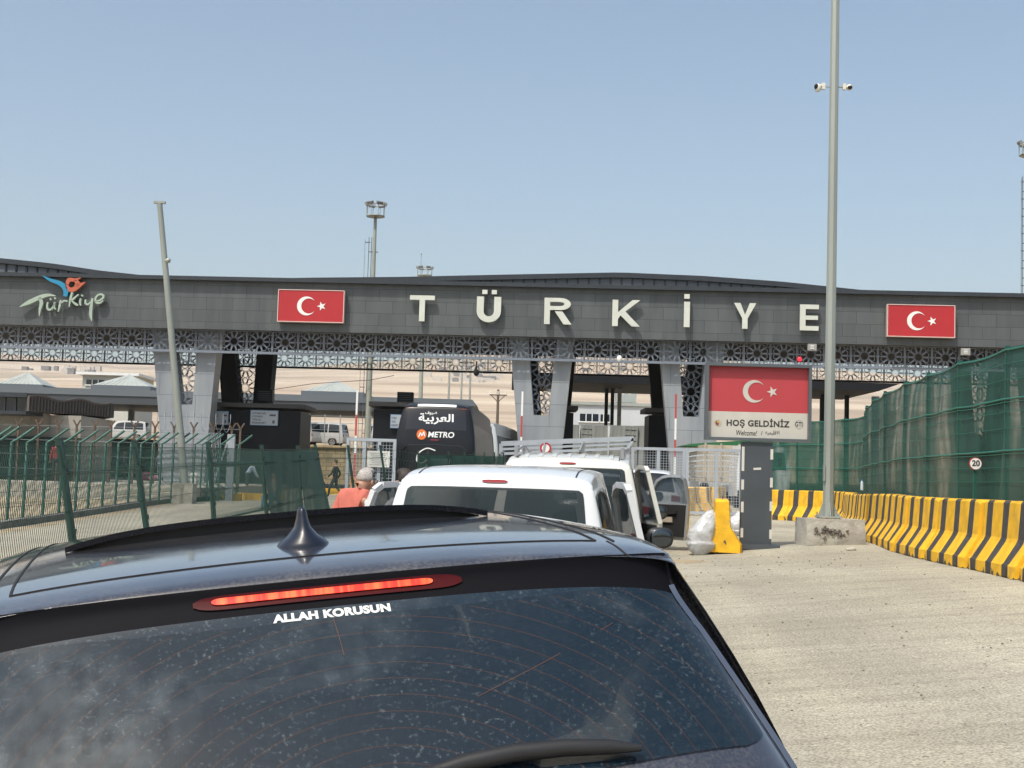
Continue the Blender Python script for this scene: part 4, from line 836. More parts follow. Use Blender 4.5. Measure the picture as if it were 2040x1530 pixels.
# ribbed kiosk building, far left
kz = gz(-22, 61); rk = empty('ribbed_kiosk', 'kiosk with brown ribbed wavy overhang and dark glazing at the far left', 'kiosk', (0, 61, kz))
a, b, c2, d2 = P(58, 788, 60), P(221, 803, 66), P(58, 819, 60), P(221, 831, 66); M_rib = mat('rib_brown', (.035, .031, .03), .6); M_rib2 = mat('rib_edge', (.10, .085, .075), .6)
m = MB(); n = 27
def topz(t): return (a.z + (b.z - a.z) * t) + .08 * math.sin(t * 13) - .05
base = lambda t: Vector((a.x + (b.x - a.x) * t, a.y + (b.y - a.y) * t - 61, 0))
zl_ = lambda t: c2.z + (d2.z - c2.z) * t
for i in range(n):
    t0, t1 = i / n, (i + 1) / n; p0, p1 = base(t0), base(t1)
    m.add([p0 + Vector((0, 0, zl_(t0) - kz)), p1 + Vector((0, 0, zl_(t1) - kz)), p1 + Vector((0, 0, topz(t1) - kz)), p0 + Vector((0, 0, topz(t0) - kz))], [(0, 1, 2, 3)]); 
    m.bar(p0 + Vector((0, -.05, zl_(t0) - kz)), p0 + Vector((0, -.05, topz(t0) - kz)), .06, .1, up=(1, 0, 0), mi=1); m.bar(p0 + Vector((0, -.05, topz(t0) - kz)), p1 + Vector((0, -.05, topz(t1) - kz)), .09, mi=1)
m.add([base(1) + Vector((0, 0, zl_(1) - kz)), base(1) + Vector((0, .6, zl_(1) - kz)), base(1) + Vector((0, .6, topz(1) - kz)), base(1) + Vector((0, 0, topz(1) - kz))], [(0, 1, 2, 3)])
m.add([base(0) + Vector((0, 0, zl_(0) - kz)), base(1) + Vector((0, 0, zl_(1) - kz)), base(1) + Vector((0, .6, zl_(1) - kz)), base(0) + Vector((0, 10, zl_(0) - kz))], [(0, 1, 2, 3)]); m.build('ribbed_overhang', [M_rib, M_rib2], rk)
e0, e1 = P(-60, 788, 60.5), P(58, 790, 60.5); f0 = P(-60, 817, 60.5); m = MB(); m.box(((e0.x + e1.x) / 2, .5, (e0.z + f0.z) / 2 - kz), (e1.x - e0.x, 2, e0.z - f0.z)); m.build('glazing', M_glassdk, rk)
m = MB(); m.box(((e0.x + e1.x) / 2, .4, e0.z - kz + .08), (e1.x - e0.x, 2.4, .2)); m.box(((e0.x + e1.x) / 2, .4, f0.z - kz - .06), (e1.x - e0.x, 2.4, .14))
for k in range(6): m.box((e0.x + (e1.x - e0.x) * (k + .3) / 5.5, -.53, (e0.z + f0.z) / 2 - kz), (.08, .08, e0.z - f0.z))
m.build('glazing_frame', M_trim, rk)
g0, g1 = P(-60, 822, 62.5), P(162, 830, 62.5); m = MB(); m.box(((g0.x + g1.x) / 2, 4, (g0.z - kz) / 2), (g1.x - g0.x, 5, g0.z - kz)); m.build('wall', mat('kiosk_wall', (.33, .31, .27), .8, var=.12, scale=.8), rk)
m = MB(); h0, h1 = P(60, 822, 62.4), P(97, 870, 62.4); m.box(((h0.x + h1.x) / 2, 1.44, (h0.z + h1.z) / 2 - kz), (h1.x - h0.x, .06, h0.z - h1.z)); m.build('door_panel', mat('kiosk_door', (.26, .235, .2), .7), rk)
# ------------------------------------------------------------------ canopies and buildings behind the gate
M_can = mat('canopy_fascia', (.05, .058, .068), .5, var=.1, scale=.3); M_can2 = mat('canopy_top', (.11, .13, .15), .5); M_tin = mat('pale_sheet_roof', (.33, .355, .335), .5, var=.08, scale=1)
cz = P(313, 778, 125).z; cb = P(313, 808, 125).z; cxr = P(941, 800, 125).x; gz0 = 4.5
cn = empty('customs_canopy', 'long dark flat canopy with pale pyramid rooflights behind the gate', 'canopy', (0, 125, gz0))
m = MB(); m.box(((-75 + cxr) / 2, 8, (cz + cb) / 2 - gz0 - .2), (cxr + 75, 16, cz - cb - .5)); m.build('fascia', M_can, cn)
m = MB(); m.prism([(-75, 0), (cxr, 0), (cxr + .45, -.55), (cxr, -.6), (-75, -.6)], lambda x, z: (x, -.1, z + cz - gz0), lambda x, z: (x, 16.2, z + cz - gz0)); m.build('roof_edge', M_can2, cn, recalc=True)
for px, py, ex0, ex1, eb_ in ((39.5, 743, -8, 84, 765), (248.5, 747.5, 184, 298, 768), (662, 759, 602, 722, 780)):
    Y = 128; t = P(px, py, Y); l, r_ = P(ex0, eb_, Y - 2.5), P(ex1, eb_, Y - 2.5); zb3 = (l.z + r_.z) / 2 - gz0; y0 = .5; y1 = y0 + (r_.x - l.x); ap = ((l.x + r_.x) / 2, (y0 + y1) / 2, t.z - gz0 + .1); m = MB()
    vv = [(l.x, y0, zb3), (r_.x, y0, zb3), (r_.x, y1, zb3), (l.x, y1, zb3), ap]; m.add(vv, [(0, 1, 4), (1, 2, 4), (2, 3, 4), (3, 0, 4)]); m.box(((l.x + r_.x) / 2, (y0 + y1) / 2, zb3 - .3), (r_.x - l.x + .2, y1 - y0 + .2, .6), mi=1)
    for k in range(1, 10): p0 = Vector(vv[0]).lerp(Vector(vv[1]), k / 10); m.bar(p0, p0.lerp(Vector(ap), min(k, 10 - k) / 5 * .98), .06, .05)
    m.build('pyramid_rooflight', [M_tin, M_can2], cn)
m = MB()
for px in (-30, 60, 150, 262, 430, 560, 760, 880): X = P(px, 820, 131).x; m.box((X, 6, (cb - gz0) / 2 - .2), (.5, .5, cb - gz0 + .2))
m.build('columns' if False else 'column_row', mat('canopy_column', (.2, .21, .22), .6), cn)
def block(px0, px1, py0, py1, Y, name, lb, mt, dep=8, win=None, cap=None, base=None):
    a, b = P(px0, py0, Y), P(px1, py1, Y); z0 = base if base is not None else ground_z((a.x + b.x) / 2, Y) - .2; r = empty(name, lb, 'building', ((a.x + b.x) / 2, Y, z0)); w = b.x - a.x; h = a.z - z0
    m = MB(); m.box((0, dep / 2, h / 2), (w, dep, h)); m.build('wall', mt, r)
    if cap: m = MB(); m.box((0, dep / 2, h + .12), (w + cap, dep + cap, .3)); m.build('roof', M_tin if cap < .5 else M_white, r)
    for (u0, u1, v0, v1) in win or ():
        q0, q1 = P(u0, v1, Y), P(u1, v0, Y); cx3 = (q0.x + q1.x) / 2 - (a.x + b.x) / 2; m = MB(); m.box((cx3, -.03, (q0.z + q1.z) / 2 - z0), (q1.x - q0.x, .08, q1.z - q0.z)); wo = m.build('window', M_glassdk, r); m = MB(); nb_ = 3
        for k in range(1, nb_): m.box((cx3 - (q1.x - q0.x) / 2 + (q1.x - q0.x) * k / nb_, -.085, (q0.z + q1.z) / 2 - z0), (.08, .03, q1.z - q0.z))
        m.box((cx3, -.085, q0.z - z0 - .06), (q1.x - q0.x + .3, .1, .12)); m.build('frame', M_white, wo)
    return r
block(165, 268, 746, 768, 150, 'flat_roofed_building', 'pale flat roofed building behind the canopy on the left', mat('offwhite_wall', (.5, .5, .46), .8), 8, [(172, 208, 757, 766)], 1.2)
block(1142, 1330, 805, 850, 135, 'white_building', 'white low building with dark windows seen under the gate', mat('white_wall', (.50, .53, .55), .8, var=.08, scale=.4), 10, [(1155, 1192, 825, 839), (1196, 1214, 826, 840)], .4)
ac = empty('roof_chiller', 'pale rooftop chiller with two fans on the white building', 'air conditioner', P(1247, 806, 138)); m = MB(); m.prism([(-1, .2), (1, .2), (1.1, 1.4), (.3, 1.0), (0, 1.4), (-.3, 1.0), (-1.1, 1.4)], lambda x, z: (x, 0, z), lambda x, z: (x, 1.5, z)); m.build('casing', M_tin, ac, recalc=True); m = MB(); m.box((0, .5, .1), (2.2, 1.4, .2)); m.build('base', M_can, ac)
c0 = P(1128, 745, 100); cw = MB(); fb = P(1128, 761, 100); X1 = P(1778, 760, 100).x
c2n = empty('rear_canopy', 'dark flat canopy on columns seen beyond the gate at right', 'canopy', (c0.x, 100, 1.2)); w = X1 - c0.x; m = MB()
m.prism([(-4, fb.z - 1.2), (w - 1.0, fb.z - 1.2), (w + .6, c0.z - 1.2), (-4, c0.z - 1.2)], lambda x, z: (x, 0, z), lambda x, z: (x, 11, z)); m.build('roof', M_soffit, c2n, recalc=True)
for px, wd_, mt in ((1208, .26, M_soffit), (1220, .26, M_soffit), (1234, .30, M_pil), (1640, .45, M_soffit), (1687, .3, M_soffit), (1744, .5, M_pil), (1560, .4, M_soffit)):
    X = P(px, 800, 106).x; m = MB(); m.box((X - c0.x, 6, (fb.z - 1.2) / 2), (wd_, wd_, fb.z - 1.2)); m.build('column', mt, c2n)
M_slab = mat('precast_slab', (.33, .35, .33), .9, col2=(.25, .265, .255), scale=1.2, stretch=(2, 1, .4))
for i, (x0, x1, y0, tl_) in enumerate(((1138, 1154, 846, 0), (1154, 1184, 846, .03), (1184, 1213, 847, -.02), (1213, 1241, 847, .03), (1241, 1268, 848, .02), (1268, 1294, 848, -.03))):
    a, b = P(x0, y0, 94 + .2 * (i % 2)), P(x1 - 1, y0, 94); z0 = gz(a.x, 94); h = a.z - z0; m = MB(); m.box((0, 0, h / 2), (b.x - a.x + .1, .15, h)); 
    if i in (1, 4):
        for k in range(5): m.box((0, -.09, h - .25 - k * .38), ((b.x - a.x) * .85, .04, .06)); 
        m.box((0, -.09, h - 1.0), (.05, .05, 1.8))
    o = m.build('precast_panel', M_slab, recalc=False); o.location = ((a.x + b.x) / 2, 94 + .2 * (i % 2), z0); o.rotation_euler = (0, tl_, 0)
    tag(o, 'grey precast concrete panel standing between the pillars, %s from the left' % ORD[i], 'concrete panel', 'precast panels under the gate')
# wire fence on top of the retaining wall
uf = empty('wall_top_fence', 'thin grey wire fence along the top of the stone wall', 'fence', (0, 96.9, 4.2)); m = MB()
for k in range(14): m.bar((-21 + k * 1.1, 0, -.2), (-21 + k * 1.1, 0, 1.9), .06)
m.build('post_row', M_grey, uf); m = MB()
for z in (.3, .8, 1.3, 1.8): m.bar((-22, 0, z), (-6, 0, z), .03)
m.build('wire', M_grey, uf)
# ------------------------------------------------------------------ masts and poles
def mast(px, ptop, pcage, Y, lb, rb, rt_, cw_, ladder=True, antenna=False, lx_=-.40, wide=.2, hoop=.28, step=2.7):
    c = P(px, pcage, Y); z0 = ground_z(c.x, Y); H = c.z - z0; CH = P(px, ptop, Y).z - c.z; r = empty('floodlight_mast', lb, 'light mast', (c.x, Y, z0), 'floodlight masts'); m = MB(); m.tube([(0, 0, 0), (0, 0, H)], [rb, rt_], 10); m.build('shaft', mat('mast_steel', (.30, .32, .27), .6, var=.06), r)
    m = MB(); R1 = cw_ / 2
    for z in (H, H + CH * .92):
        pts = [(R1 * math.cos(k * math.pi / 4 + .39), R1 * math.sin(k * math.pi / 4 + .39), z) for k in range(9)]; m.tube(pts, .045, 5)
    for k in range(8): a = k * math.pi / 4 + .39; m.bar((R1 * math.cos(a), R1 * math.sin(a), H), (R1 * math.cos(a), R1 * math.sin(a), H + CH), .045)
    m.tube([(0, 0, H - .05), (0, 0, H + .02)], R1 * .95, 12); m.build('head_cage', M_galv, r)
    for k in range(6):
        a = k * math.pi / 3; M_ = Matrix.Rotation(a, 3, 'Z') @ Matrix.Rotation(.5, 3, 'Y'); m = MB(); m.box(M_ @ Vector((0, 0, 0)) + Vector((R1 * 1.02 * math.cos(a), R1 * 1.02 * math.sin(a), H + CH * .97)), (.2, .5, .22), M_); m.build('lamp', M_frame, r)
    if ladder:
        m = MB()
        for x in (lx_ - .0, lx_ + wide): m.bar((x, -.1, 0), (x, -.1, H - 1.6), .045)
        m.bar((lx_ - hoop, -.2, 0), (lx_ - hoop, -.2, H - 1.8), .025)
        z = H - 2
        while z > 0: m.bar((lx_ - hoop, -.15, z), (lx_ + .1, -.15, z), .06); m.bar((lx_, -.1, z - .7), (0.3, -.05, z - .7), .06); z -= step
        m.build('ladder', mat('ladder_dark', (.1, .11, .12), .6), r)
    if antenna: m = MB(); m.bar((-.45, 0, H), (-.45, 0, H + 2.4), .045); m.ball((-.45, 0, H + 2.4), .09, 8, 6); m.build('whip_antenna', M_frame, r)
mast(748, 406, 431, 100, 'tall floodlight mast with ladder rising behind the gate left of the lettering', .24, .12, 1.38)
mast(846, 533, 549, 150, 'distant floodlight mast with a whip antenna just above the gate roof', .3, .12, 1.7, False, True)
mast(2056, 284, 309, 96, 'floodlight mast cut off by the right edge of the photo', .24, .14, 1.75, lx_=-.72, wide=.3, hoop=.12, step=1.25)
for px, yt, Y, lb in ((897, 690, 210, 'thin distant pole left of three behind the lattice over the bus'), (922, 690, 230, 'thin distant pole in the middle of three behind the lattice'), (939, 690, 210, 'thin distant pole right of three behind the lattice')):
    t = P(px, yt, Y); z0 = ground_z(t.x, Y); m = MB(); m.tube([(0, 0, 0), (0, 0, t.z - z0)], [.2, .12], 8); o = m.build('distant_pole', M_galv); o.location = (t.x, Y, z0); tag(o, lb, 'pole')
pw_ = empty('power_pole', 'wooden power pole with crossarm on the dry slope right of the bus', 'power pole', P(991, 832, 170)); h = P(991, 776, 170).z - pw_.location.z; M_wood = mat('dark_wood', (.12, .09, .07), .9)
m = MB(); m.tube([(0, 0, -4), (0, 0, h)], [.22, .15], 8); m.build('post', M_wood, pw_); m = MB(); m.box((0, -.1, h - .7), (2.2, .12, .15)); m.bar((-.9, -.1, h - .7), (0, -.1, h - 1.6), .1); m.bar((.9, -.1, h - .7), (0, -.1, h - 1.6), .1); m.build('crossarm', M_wood, pw_); m = MB()
for x in (-1, 0, 1): m.tube([(x, -.1, h - .62), (x, -.1, h - .2)], .09, 6)
m.build('insulators', M_white, pw_)
cb_ = MB(); pts = [P(545, 776, 99), P(625, 764, 99.5), P(738, 757, 99.5), P(785, 748, 99)]; cb_.tube(pts, .025, 5); tag(cb_.build('cable', mat('cable_dark', (.12, .07, .07), .7)), 'thin sagging cable running to the tall mast', 'cable')
# ------------------------------------------------------------------ vehicle shells
def catmull(ks, t):
    n = len(ks); i = min(max(int(math.floor(t)), 0), n - 2); f = min(max(t - i, 0), 1); p0, p1, p2, p3 = ks[max(i - 1, 0)], ks[i], ks[i + 1], ks[min(i + 2, n - 1)]
    return [.5 * (2 * b + (c - a) * f + (2 * a - 5 * b + 4 * c - d) * f * f + (3 * b - a - 3 * c + d) * f ** 3) for a, b, c, d in zip(p0, p1, p2, p3)]
class Shell:
    def __init__(s, keys, belt=1.0, wbelt=.93, zs=.26): s.k = keys; s.belt = belt; s.wb = wbelt; s.zs = zs; s.T = len(keys) - 1
    def c(s, t): return catmull(s.k, t)
    def nrm(s, t):
        a, b = s.c(max(0, t - .04)), s.c(min(s.T, t + .04)); dv, dz = b[0] - a[0], b[1] - a[1]; l = math.hypot(dv, dz) or 1; return -dz / l, dv / l
    def surf(s, t, u, off=0.):
        v, z, W, D, n = s.c(t); nv, nz = s.nrm(t); q = min(abs(u) / W, 1); d = D * (1 - max(0, 1 - q ** n) ** (1 / n)); return Vector((u, v + nv * (off - d), z + nz * (off - d)))
    def edge(s, t, sg): W = s.c(t)[2]; return s.surf(t, sg * W)
    def side(s, t, r, sg):
        e = s.edge(t, sg); z = e.z + (min(s.zs, e.z) - e.z) * r
        return Vector((sg * s.hw(abs(e.x), e.z, z, r), e.y, z))
    def hw(s, eu, ez, z, r):
        if ez > s.belt and z > s.belt: k = (ez - z) / (ez - s.belt); return eu + (s.wb - eu) * (1 - (1 - k) ** 1.35)
        k = max(0, (s.belt - z) / (s.belt - s.zs)); tgt = s.wb * (1 + .012 * math.sin(min(1, k) * math.pi) - .05 * k ** 3)
        return tgt if ez > s.belt else eu + (tgt - eu) * min(1, r * 5)
    def build(s, name, m, parent, t0=0, t1=None, nt=90, nu=28, sides=True, skip=None):
        t1 = s.T if t1 is None else t1; ts = [t0 + (t1 - t0) * i / nt for i in range(nt + 1)]; mb = MB()
        th = [-math.pi / 2 + math.pi * j / nu for j in range(nu + 1)]
        def gp_(t, a):
            W, n = s.c(t)[2], s.c(t)[4]; x = math.sin(a); return s.surf(t, W * math.copysign(abs(x) ** (2 / n), x))
        mb.grid(gp_, ts, th)
        if skip:
            n_ = len(th); keep = [i for i, f in enumerate(mb.f) if not skip((ts[f[0] // n_] + ts[f[2] // n_]) / 2, sum(mb.v[k][0] for k in f) / 4)]
            mb.f = [mb.f[i] for i in keep]; mb.mi = [mb.mi[i] for i in keep]; mb.sm = [mb.sm[i] for i in keep]
        if sides:
            for sg in (-1, 1): mb.grid(lambda t, r: s.side(t, r, sg), ts, [i / 14 for i in range(15)])
        return mb.build(name, m, parent, recalc=True, weld=True)
    def patch(s, mb, tf, uf, off, n1=16, n2=16, mi=0, thick=0):
        """tf(p,q), uf(p,q) over [0,1]x[-1,1] -> raised skin on the shell"""
        mb.grid(lambda p, q: s.surf(tf(p, q), uf(p, q), off), [i / n1 for i in range(n1 + 1)], [-1 + 2 * j / n2 for j in range(n2 + 1)], mi)
    def line(s, mb, pts, w, off=.0015, h=.002, mi=0):
        q = [s.surf(t, u, off) for t, u in pts]
        for i in range(len(q) - 1):
            n = (s.surf(pts[i][0], pts[i][1], off + .05) - q[i]); mb.bar(q[i], q[i + 1], w, h, up=n, mi=mi)
    def tv(s, v, t0, t1):
        lo, hi = t0, t1
        for _ in range(30):
            md = (lo + hi) / 2
            if s.c(md)[0] < v: lo = md
            else: hi = md
        return (lo + hi) / 2
    def sidept(s, v, z, sg, tr, off=0.):
        t = s.tv(v, *tr); e = s.edge(t, sg); r = (e.z - z) / max(.01, e.z - s.zs); return Vector((sg * (s.hw(abs(e.x), e.z, z, r) + off), v, z))
    def side_window(s, name, m, parent, v0, v1, zb, tr, sg, top=.07, s0=0., s1=0.):
        mb = MB()
        def f(p, q):
            vv = v0 + (v1 - v0) * p; e = s.edge(s.tv(vv, *tr), sg); zt = e.z - top; z = zb + (zt - zb) * q; vv2 = v0 + s0 * q + (v1 + s1 * q - v0 - s0 * q) * p; return s.sidept(vv2, min(z, s.edge(s.tv(vv2, *tr), sg).z - .02), sg, tr, .004)
        mb.grid(f, [i / 8 for i in range(9)], [j / 6 for j in range(7)]); return mb.build(name, m, parent, recalc=True)
M_tyre = mat('tyre_rubber', (.02, .02, .021), .8); M_rim = mat('wheel_rim', (.35, .36, .38), .3, metal=.6); M_arch = mat('arch_dark', (.012, .012, .013), .8)
def wheels(root, wb, vf, vr, r=.34, w=.22):
    for v in (vr, vf):
        for sg in (-1, 1):
            m = MB(); R_ = [(r * .72, .0), (r * .9, .0), (r, .04), (r, w - .04), (r * .9, w), (r * .72, w)]
            m.grid(lambda a, i: (sg * (wb - w + .03 + R_[i][1]) , v + R_[i][0] * math.cos(a), r + R_[i][0] * math.sin(a)), [2 * math.pi * k / 28 for k in range(29)], range(6)); wo = m.build('wheel', M_tyre, root)
            m = MB(); x = sg * (wb + .015); ring = [(x, v + r * .73 * math.cos(k * math.pi / 12), r + r * .73 * math.sin(k * math.pi / 12)) for k in range(24)]; m.add(ring + [(x - sg * .03, v, r)], [(k, (k + 1) % 24, 24) for k in range(24)])
            for k in range(5): a = k * 2 * math.pi / 5; m.bar((x + sg * .01, v, r), (x + sg * .012, v + r * .7 * math.cos(a), r + r * .7 * math.sin(a)), .05, .03, up=(1, 0, 0))
            m.build('rim', M_rim, wo)
            m = MB(); x = sg * (wb + .004); pts = [(x, v + r * 1.17 * math.cos(k * math.pi / 14), max(.2, r + r * 1.17 * math.sin(k * math.pi / 14))) for k in range(15)]; m.add(pts, [tuple(range(15))]); m.build('wheel_arch', M_arch, root)
M_glass = mat('car_glass_dark', (.012, .016, .019), .04, spec=.6)
M_glass2 = mat('car_glass_teal', (.010, .016, .018), .05, spec=.35, col2=(.016, .03, .032), fac=(.4, .65), scale=1.2, alpha=.84)
M_plastic = mat('black_plastic', (.016, .016, .017), .5); M_bgloss = mat('black_gloss', (.006, .006, .008), .07, coat=.4)
M_tail = mat('tail_lamp_red', (.22, .008, .012), .15, coat=.6); M_wht = mat('white_paint', (.62, .64, .655), .25, coat=.6, var=.03, scale=1); M_wht2 = mat('cream_white_paint', (.60, .595, .55), .28, coat=.6, var=.03, scale=1); M_silver = mat('silver_paint', (.42, .44, .46), .3, metal=.5, coat=.5)
M_plate = mat('plate_white', (.6, .6, .58), .5)
# ------------------------------------------------------------------ dark car in front
def paint_navy():
    m = mat('dusty_navy_paint', (.010, .017, .036), .18, metal=0, coat=1.0); nt = m.node_tree; b = nt.nodes['Principled BSDF']; tc = nt.nodes.new('ShaderNodeTexCoord')
    n = nt.nodes.new('ShaderNodeTexNoise'); n.inputs['Scale'].default_value = 5; n.inputs['Detail'].default_value = 9; nt.links.new(tc.outputs['Object'], n.inputs['Vector'])
    n2 = nt.nodes.new('ShaderNodeTexNoise'); n2.inputs['Scale'].default_value = 140; n2.inputs['Detail'].default_value = 2; nt.links.new(tc.outputs['Object'], n2.inputs['Vector'])
    mu = nt.nodes.new('ShaderNodeMath'); mu.operation = 'MULTIPLY'; nt.links.new(n.outputs[0], mu.inputs[0]); nt.links.new(n2.outputs[0], mu.inputs[1])
    r = nt.nodes.new('ShaderNodeMapRange'); r.inputs[1].default_value = .18; r.inputs[2].default_value = .42; r.inputs[3].default_value = .10; r.inputs[4].default_value = .42; nt.links.new(mu.outputs[0], r.inputs[0])
    mx = nt.nodes.new('ShaderNodeMix'); mx.data_type = 'RGBA'; nt.links.new(r.outputs[0], mx.inputs[0]); mx.inputs[6].default_value = (.010, .017, .036, 1); mx.inputs[7].default_value = (.20, .18, .155, 1); nt.links.new(mx.outputs[2], b.inputs['Base Color'])
    r2 = nt.nodes.new('ShaderNodeMapRange'); r2.inputs[1].default_value = .2; r2.inputs[2].default_value = .5; r2.inputs[3].default_value = .03; r2.inputs[4].default_value = .16; nt.links.new(mu.outputs[0], r2.inputs[0]); nt.links.new(r2.outputs[0], b.inputs['Coat Roughness'])
    return m
def glass_dirt_glare():
    m = mat('dust_glare_rear_glass', (.009, .013, .02), .05, spec=.6); nt = m.node_tree; b = nt.nodes['Principled BSDF']; tc = nt.nodes.new('ShaderNodeTexCoord'); sp = nt.nodes.new('ShaderNodeSeparateXYZ'); nt.links.new(tc.outputs['Object'], sp.inputs[0])
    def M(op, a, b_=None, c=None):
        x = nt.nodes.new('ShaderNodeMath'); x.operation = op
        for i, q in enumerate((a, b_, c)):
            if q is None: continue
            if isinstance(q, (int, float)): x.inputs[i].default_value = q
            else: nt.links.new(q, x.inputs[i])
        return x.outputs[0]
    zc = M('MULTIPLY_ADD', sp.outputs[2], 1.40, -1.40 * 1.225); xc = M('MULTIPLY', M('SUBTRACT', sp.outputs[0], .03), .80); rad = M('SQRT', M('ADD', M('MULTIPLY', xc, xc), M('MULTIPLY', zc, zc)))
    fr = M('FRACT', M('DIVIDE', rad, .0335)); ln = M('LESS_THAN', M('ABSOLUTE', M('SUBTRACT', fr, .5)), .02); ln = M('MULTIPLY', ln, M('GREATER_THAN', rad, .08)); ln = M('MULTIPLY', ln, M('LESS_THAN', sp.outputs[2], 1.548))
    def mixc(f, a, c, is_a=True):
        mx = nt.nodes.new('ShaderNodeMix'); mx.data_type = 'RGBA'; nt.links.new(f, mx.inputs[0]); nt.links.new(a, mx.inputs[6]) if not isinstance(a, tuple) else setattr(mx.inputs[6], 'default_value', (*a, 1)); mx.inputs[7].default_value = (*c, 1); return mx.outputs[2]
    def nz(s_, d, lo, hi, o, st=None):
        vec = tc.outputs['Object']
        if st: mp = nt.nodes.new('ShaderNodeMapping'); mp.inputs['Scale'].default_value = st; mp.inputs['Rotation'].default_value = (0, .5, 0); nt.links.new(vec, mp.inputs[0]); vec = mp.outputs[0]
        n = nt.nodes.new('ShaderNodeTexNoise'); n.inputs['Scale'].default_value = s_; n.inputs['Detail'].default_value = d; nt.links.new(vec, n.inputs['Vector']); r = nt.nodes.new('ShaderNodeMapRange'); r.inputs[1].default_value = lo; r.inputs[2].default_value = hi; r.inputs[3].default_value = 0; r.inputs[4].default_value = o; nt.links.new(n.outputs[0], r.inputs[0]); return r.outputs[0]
    film = M('MULTIPLY', nz(3.2, 6, .35, .75, .35), nz(60, 3, .25, .75, .13)); glare_smear = M('MULTIPLY', nz(2.2, 4, .54, .74, .34), nz(26, 4, .3, .7, 1., (1, 1, .16))); spots = M('MULTIPLY', nz(120, 2, .58, .78, .26), nz(5, 3, .36, .6, 1.)); drops = nz(48, 2, .72, .84, .22)  # noise dirt, plus a broad pale smear painted in for glare
    f = M('MINIMUM', M('ADD', M('ADD', M('ADD', film, glare_smear), spots), drops), .8)
    col = mixc(ln, (.006, .016, .027), (.06, .03, .02)); col = mixc(f, col, (.27, .32, .34)); nt.links.new(col, b.inputs['Base Color']); nt.links.new(M('MAXIMUM', M('MULTIPLY_ADD', f, .25, .80), M('MULTIPLY', M('GREATER_THAN', sp.outputs[2], 1.552), 1.)), b.inputs['Alpha'])  # dirt coloured bluish so it carries reflected sky
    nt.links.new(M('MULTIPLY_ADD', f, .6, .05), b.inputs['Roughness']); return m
M_navy = paint_navy(); M_rglass = glass_dirt_glare()
car = empty('dark_car', 'dark navy car seen from behind with its red high brake light lit', 'car', CAR_M)
KEY = [(-.62, .30, .93, .12, 3), (-.66, .55, .95, .16, 3), (-.60, .82, .95, .18, 3), (-.54, 1.02, .93, .2, 3), (-.47, 1.15, .87, .2, 3), (-.40, 1.225, .835, .21, 3), (-.30, 1.325, .81, .21, 3), (-.20, 1.42, .782, .20, 3), (-.10, 1.508, .748, .17, 3), (-.035, 1.568, .715, .12, 2.6), (-.012, 1.598, .71, .10, 2.4), (.0, 1.627, .708, .075, 2.2), (.045, 1.642, .712, .065, 2), (.14, 1.654, .725, .06, 2), (.35, 1.668, .74, .06, 2), (.8, 1.682, .75, .065, 2), (1.3, 1.685, .75, .07, 2), (1.9, 1.665, .73, .07, 2), (2.25, 1.62, .70, .08, 2.2), (2.7, 1.40, .74, .1, 2.6), (3.1, 1.15, .80, .12, 3), (3.25, 1.08, .86, .12, 3), (3.8, 1.02, .86, .12, 3), (4.1, .9, .88, .16, 3), (4.2, .65, .92, .2, 3), (4.18, .3, .9, .2, 3)]
S = Shell(KEY, 1.02, .965)
S.build('body', M_navy, car, nt=200, nu=60, skip=lambda t, u: (5.62 + .36 * (u / .7) ** 2 < t < 8.9 and abs(u) < .675) or (18.15 < t < 19.75 and abs(u) < .58))
# roof seams: rear edge of the roof panel and the two long channels each side
m = MB(); S.line(m, [(13, -.575 + 1.15 * k / 40) for k in range(41)], .0048, .0005, .003); m.build('roof_seam', M_arch, car)
for sg in (-1, 1):
    for u0, u1 in ((.575, .60), (.615, .645)): m = MB(); S.line(m, [(13 + (18 - 13) * k / 40, sg * (u0 + (u1 - u0) * k / 40)) for k in range(41)], .0045, .0005, .003); m.build('roof_channel', M_arch, car)
    m = MB(); S.line(m, [(13 - 2 * k / 10, sg * (.60 + .0 * k)) for k in range(11)], .0035, .0004, .002); m.build('spoiler_seam', M_arch, car)
m = MB(); S.patch(m, lambda p, q: 8.98 + (10.75 - 8.98) * p, lambda p, q: q * (.694 - .004 * p), .0025, 10, 40); m.build('spoiler_face', mat('spoiler_black', (.006, .006, .008), .6, spec=.06), car)
m = MB()
def lamp_u(p, q): return q * (.262 + .0 * p) - .0
S.patch(m, lambda p, q: 9.36 + .96 * (.5 + (p - .5) * max(.12, 1 - abs(math.sin(q * math.pi / 2)) ** 12) ** .5), lambda p, q: .25 * math.sin(q * math.pi / 2), .006, 8, 60); bl = m.build('brake_light', mat('brake_lens_red', (.055, .003, .004), .25, spec=.2), car)
def led_mat():
    m = mat('brake_led', (.5, .02, .01), .3); nt = m.node_tree; b = nt.nodes['Principled BSDF']; tc = nt.nodes.new('ShaderNodeTexCoord'); mp = nt.nodes.new('ShaderNodeMapping'); mp.inputs['Scale'].default_value = (64, 1, 3); nt.links.new(tc.outputs['Object'], mp.inputs[0])
    n = nt.nodes.new('ShaderNodeTexNoise'); n.inputs['Scale'].default_value = 1; n.inputs['Detail'].default_value = 3; nt.links.new(mp.outputs[0], n.inputs['Vector']); r = nt.nodes.new('ShaderNodeValToRGB'); r.color_ramp.elements[0].color = (.50, .006, .003, 1); r.color_ramp.elements[1].color = (1, .17, .045, 1); r.color_ramp.elements[0].position = .42; r.color_ramp.elements[1].position = .60; nt.links.new(n.outputs[0], r.inputs[0]); nt.links.new(r.outputs[0], b.inputs['Emission Color']); b.inputs['Emission Strength'].default_value = 1.15; return m
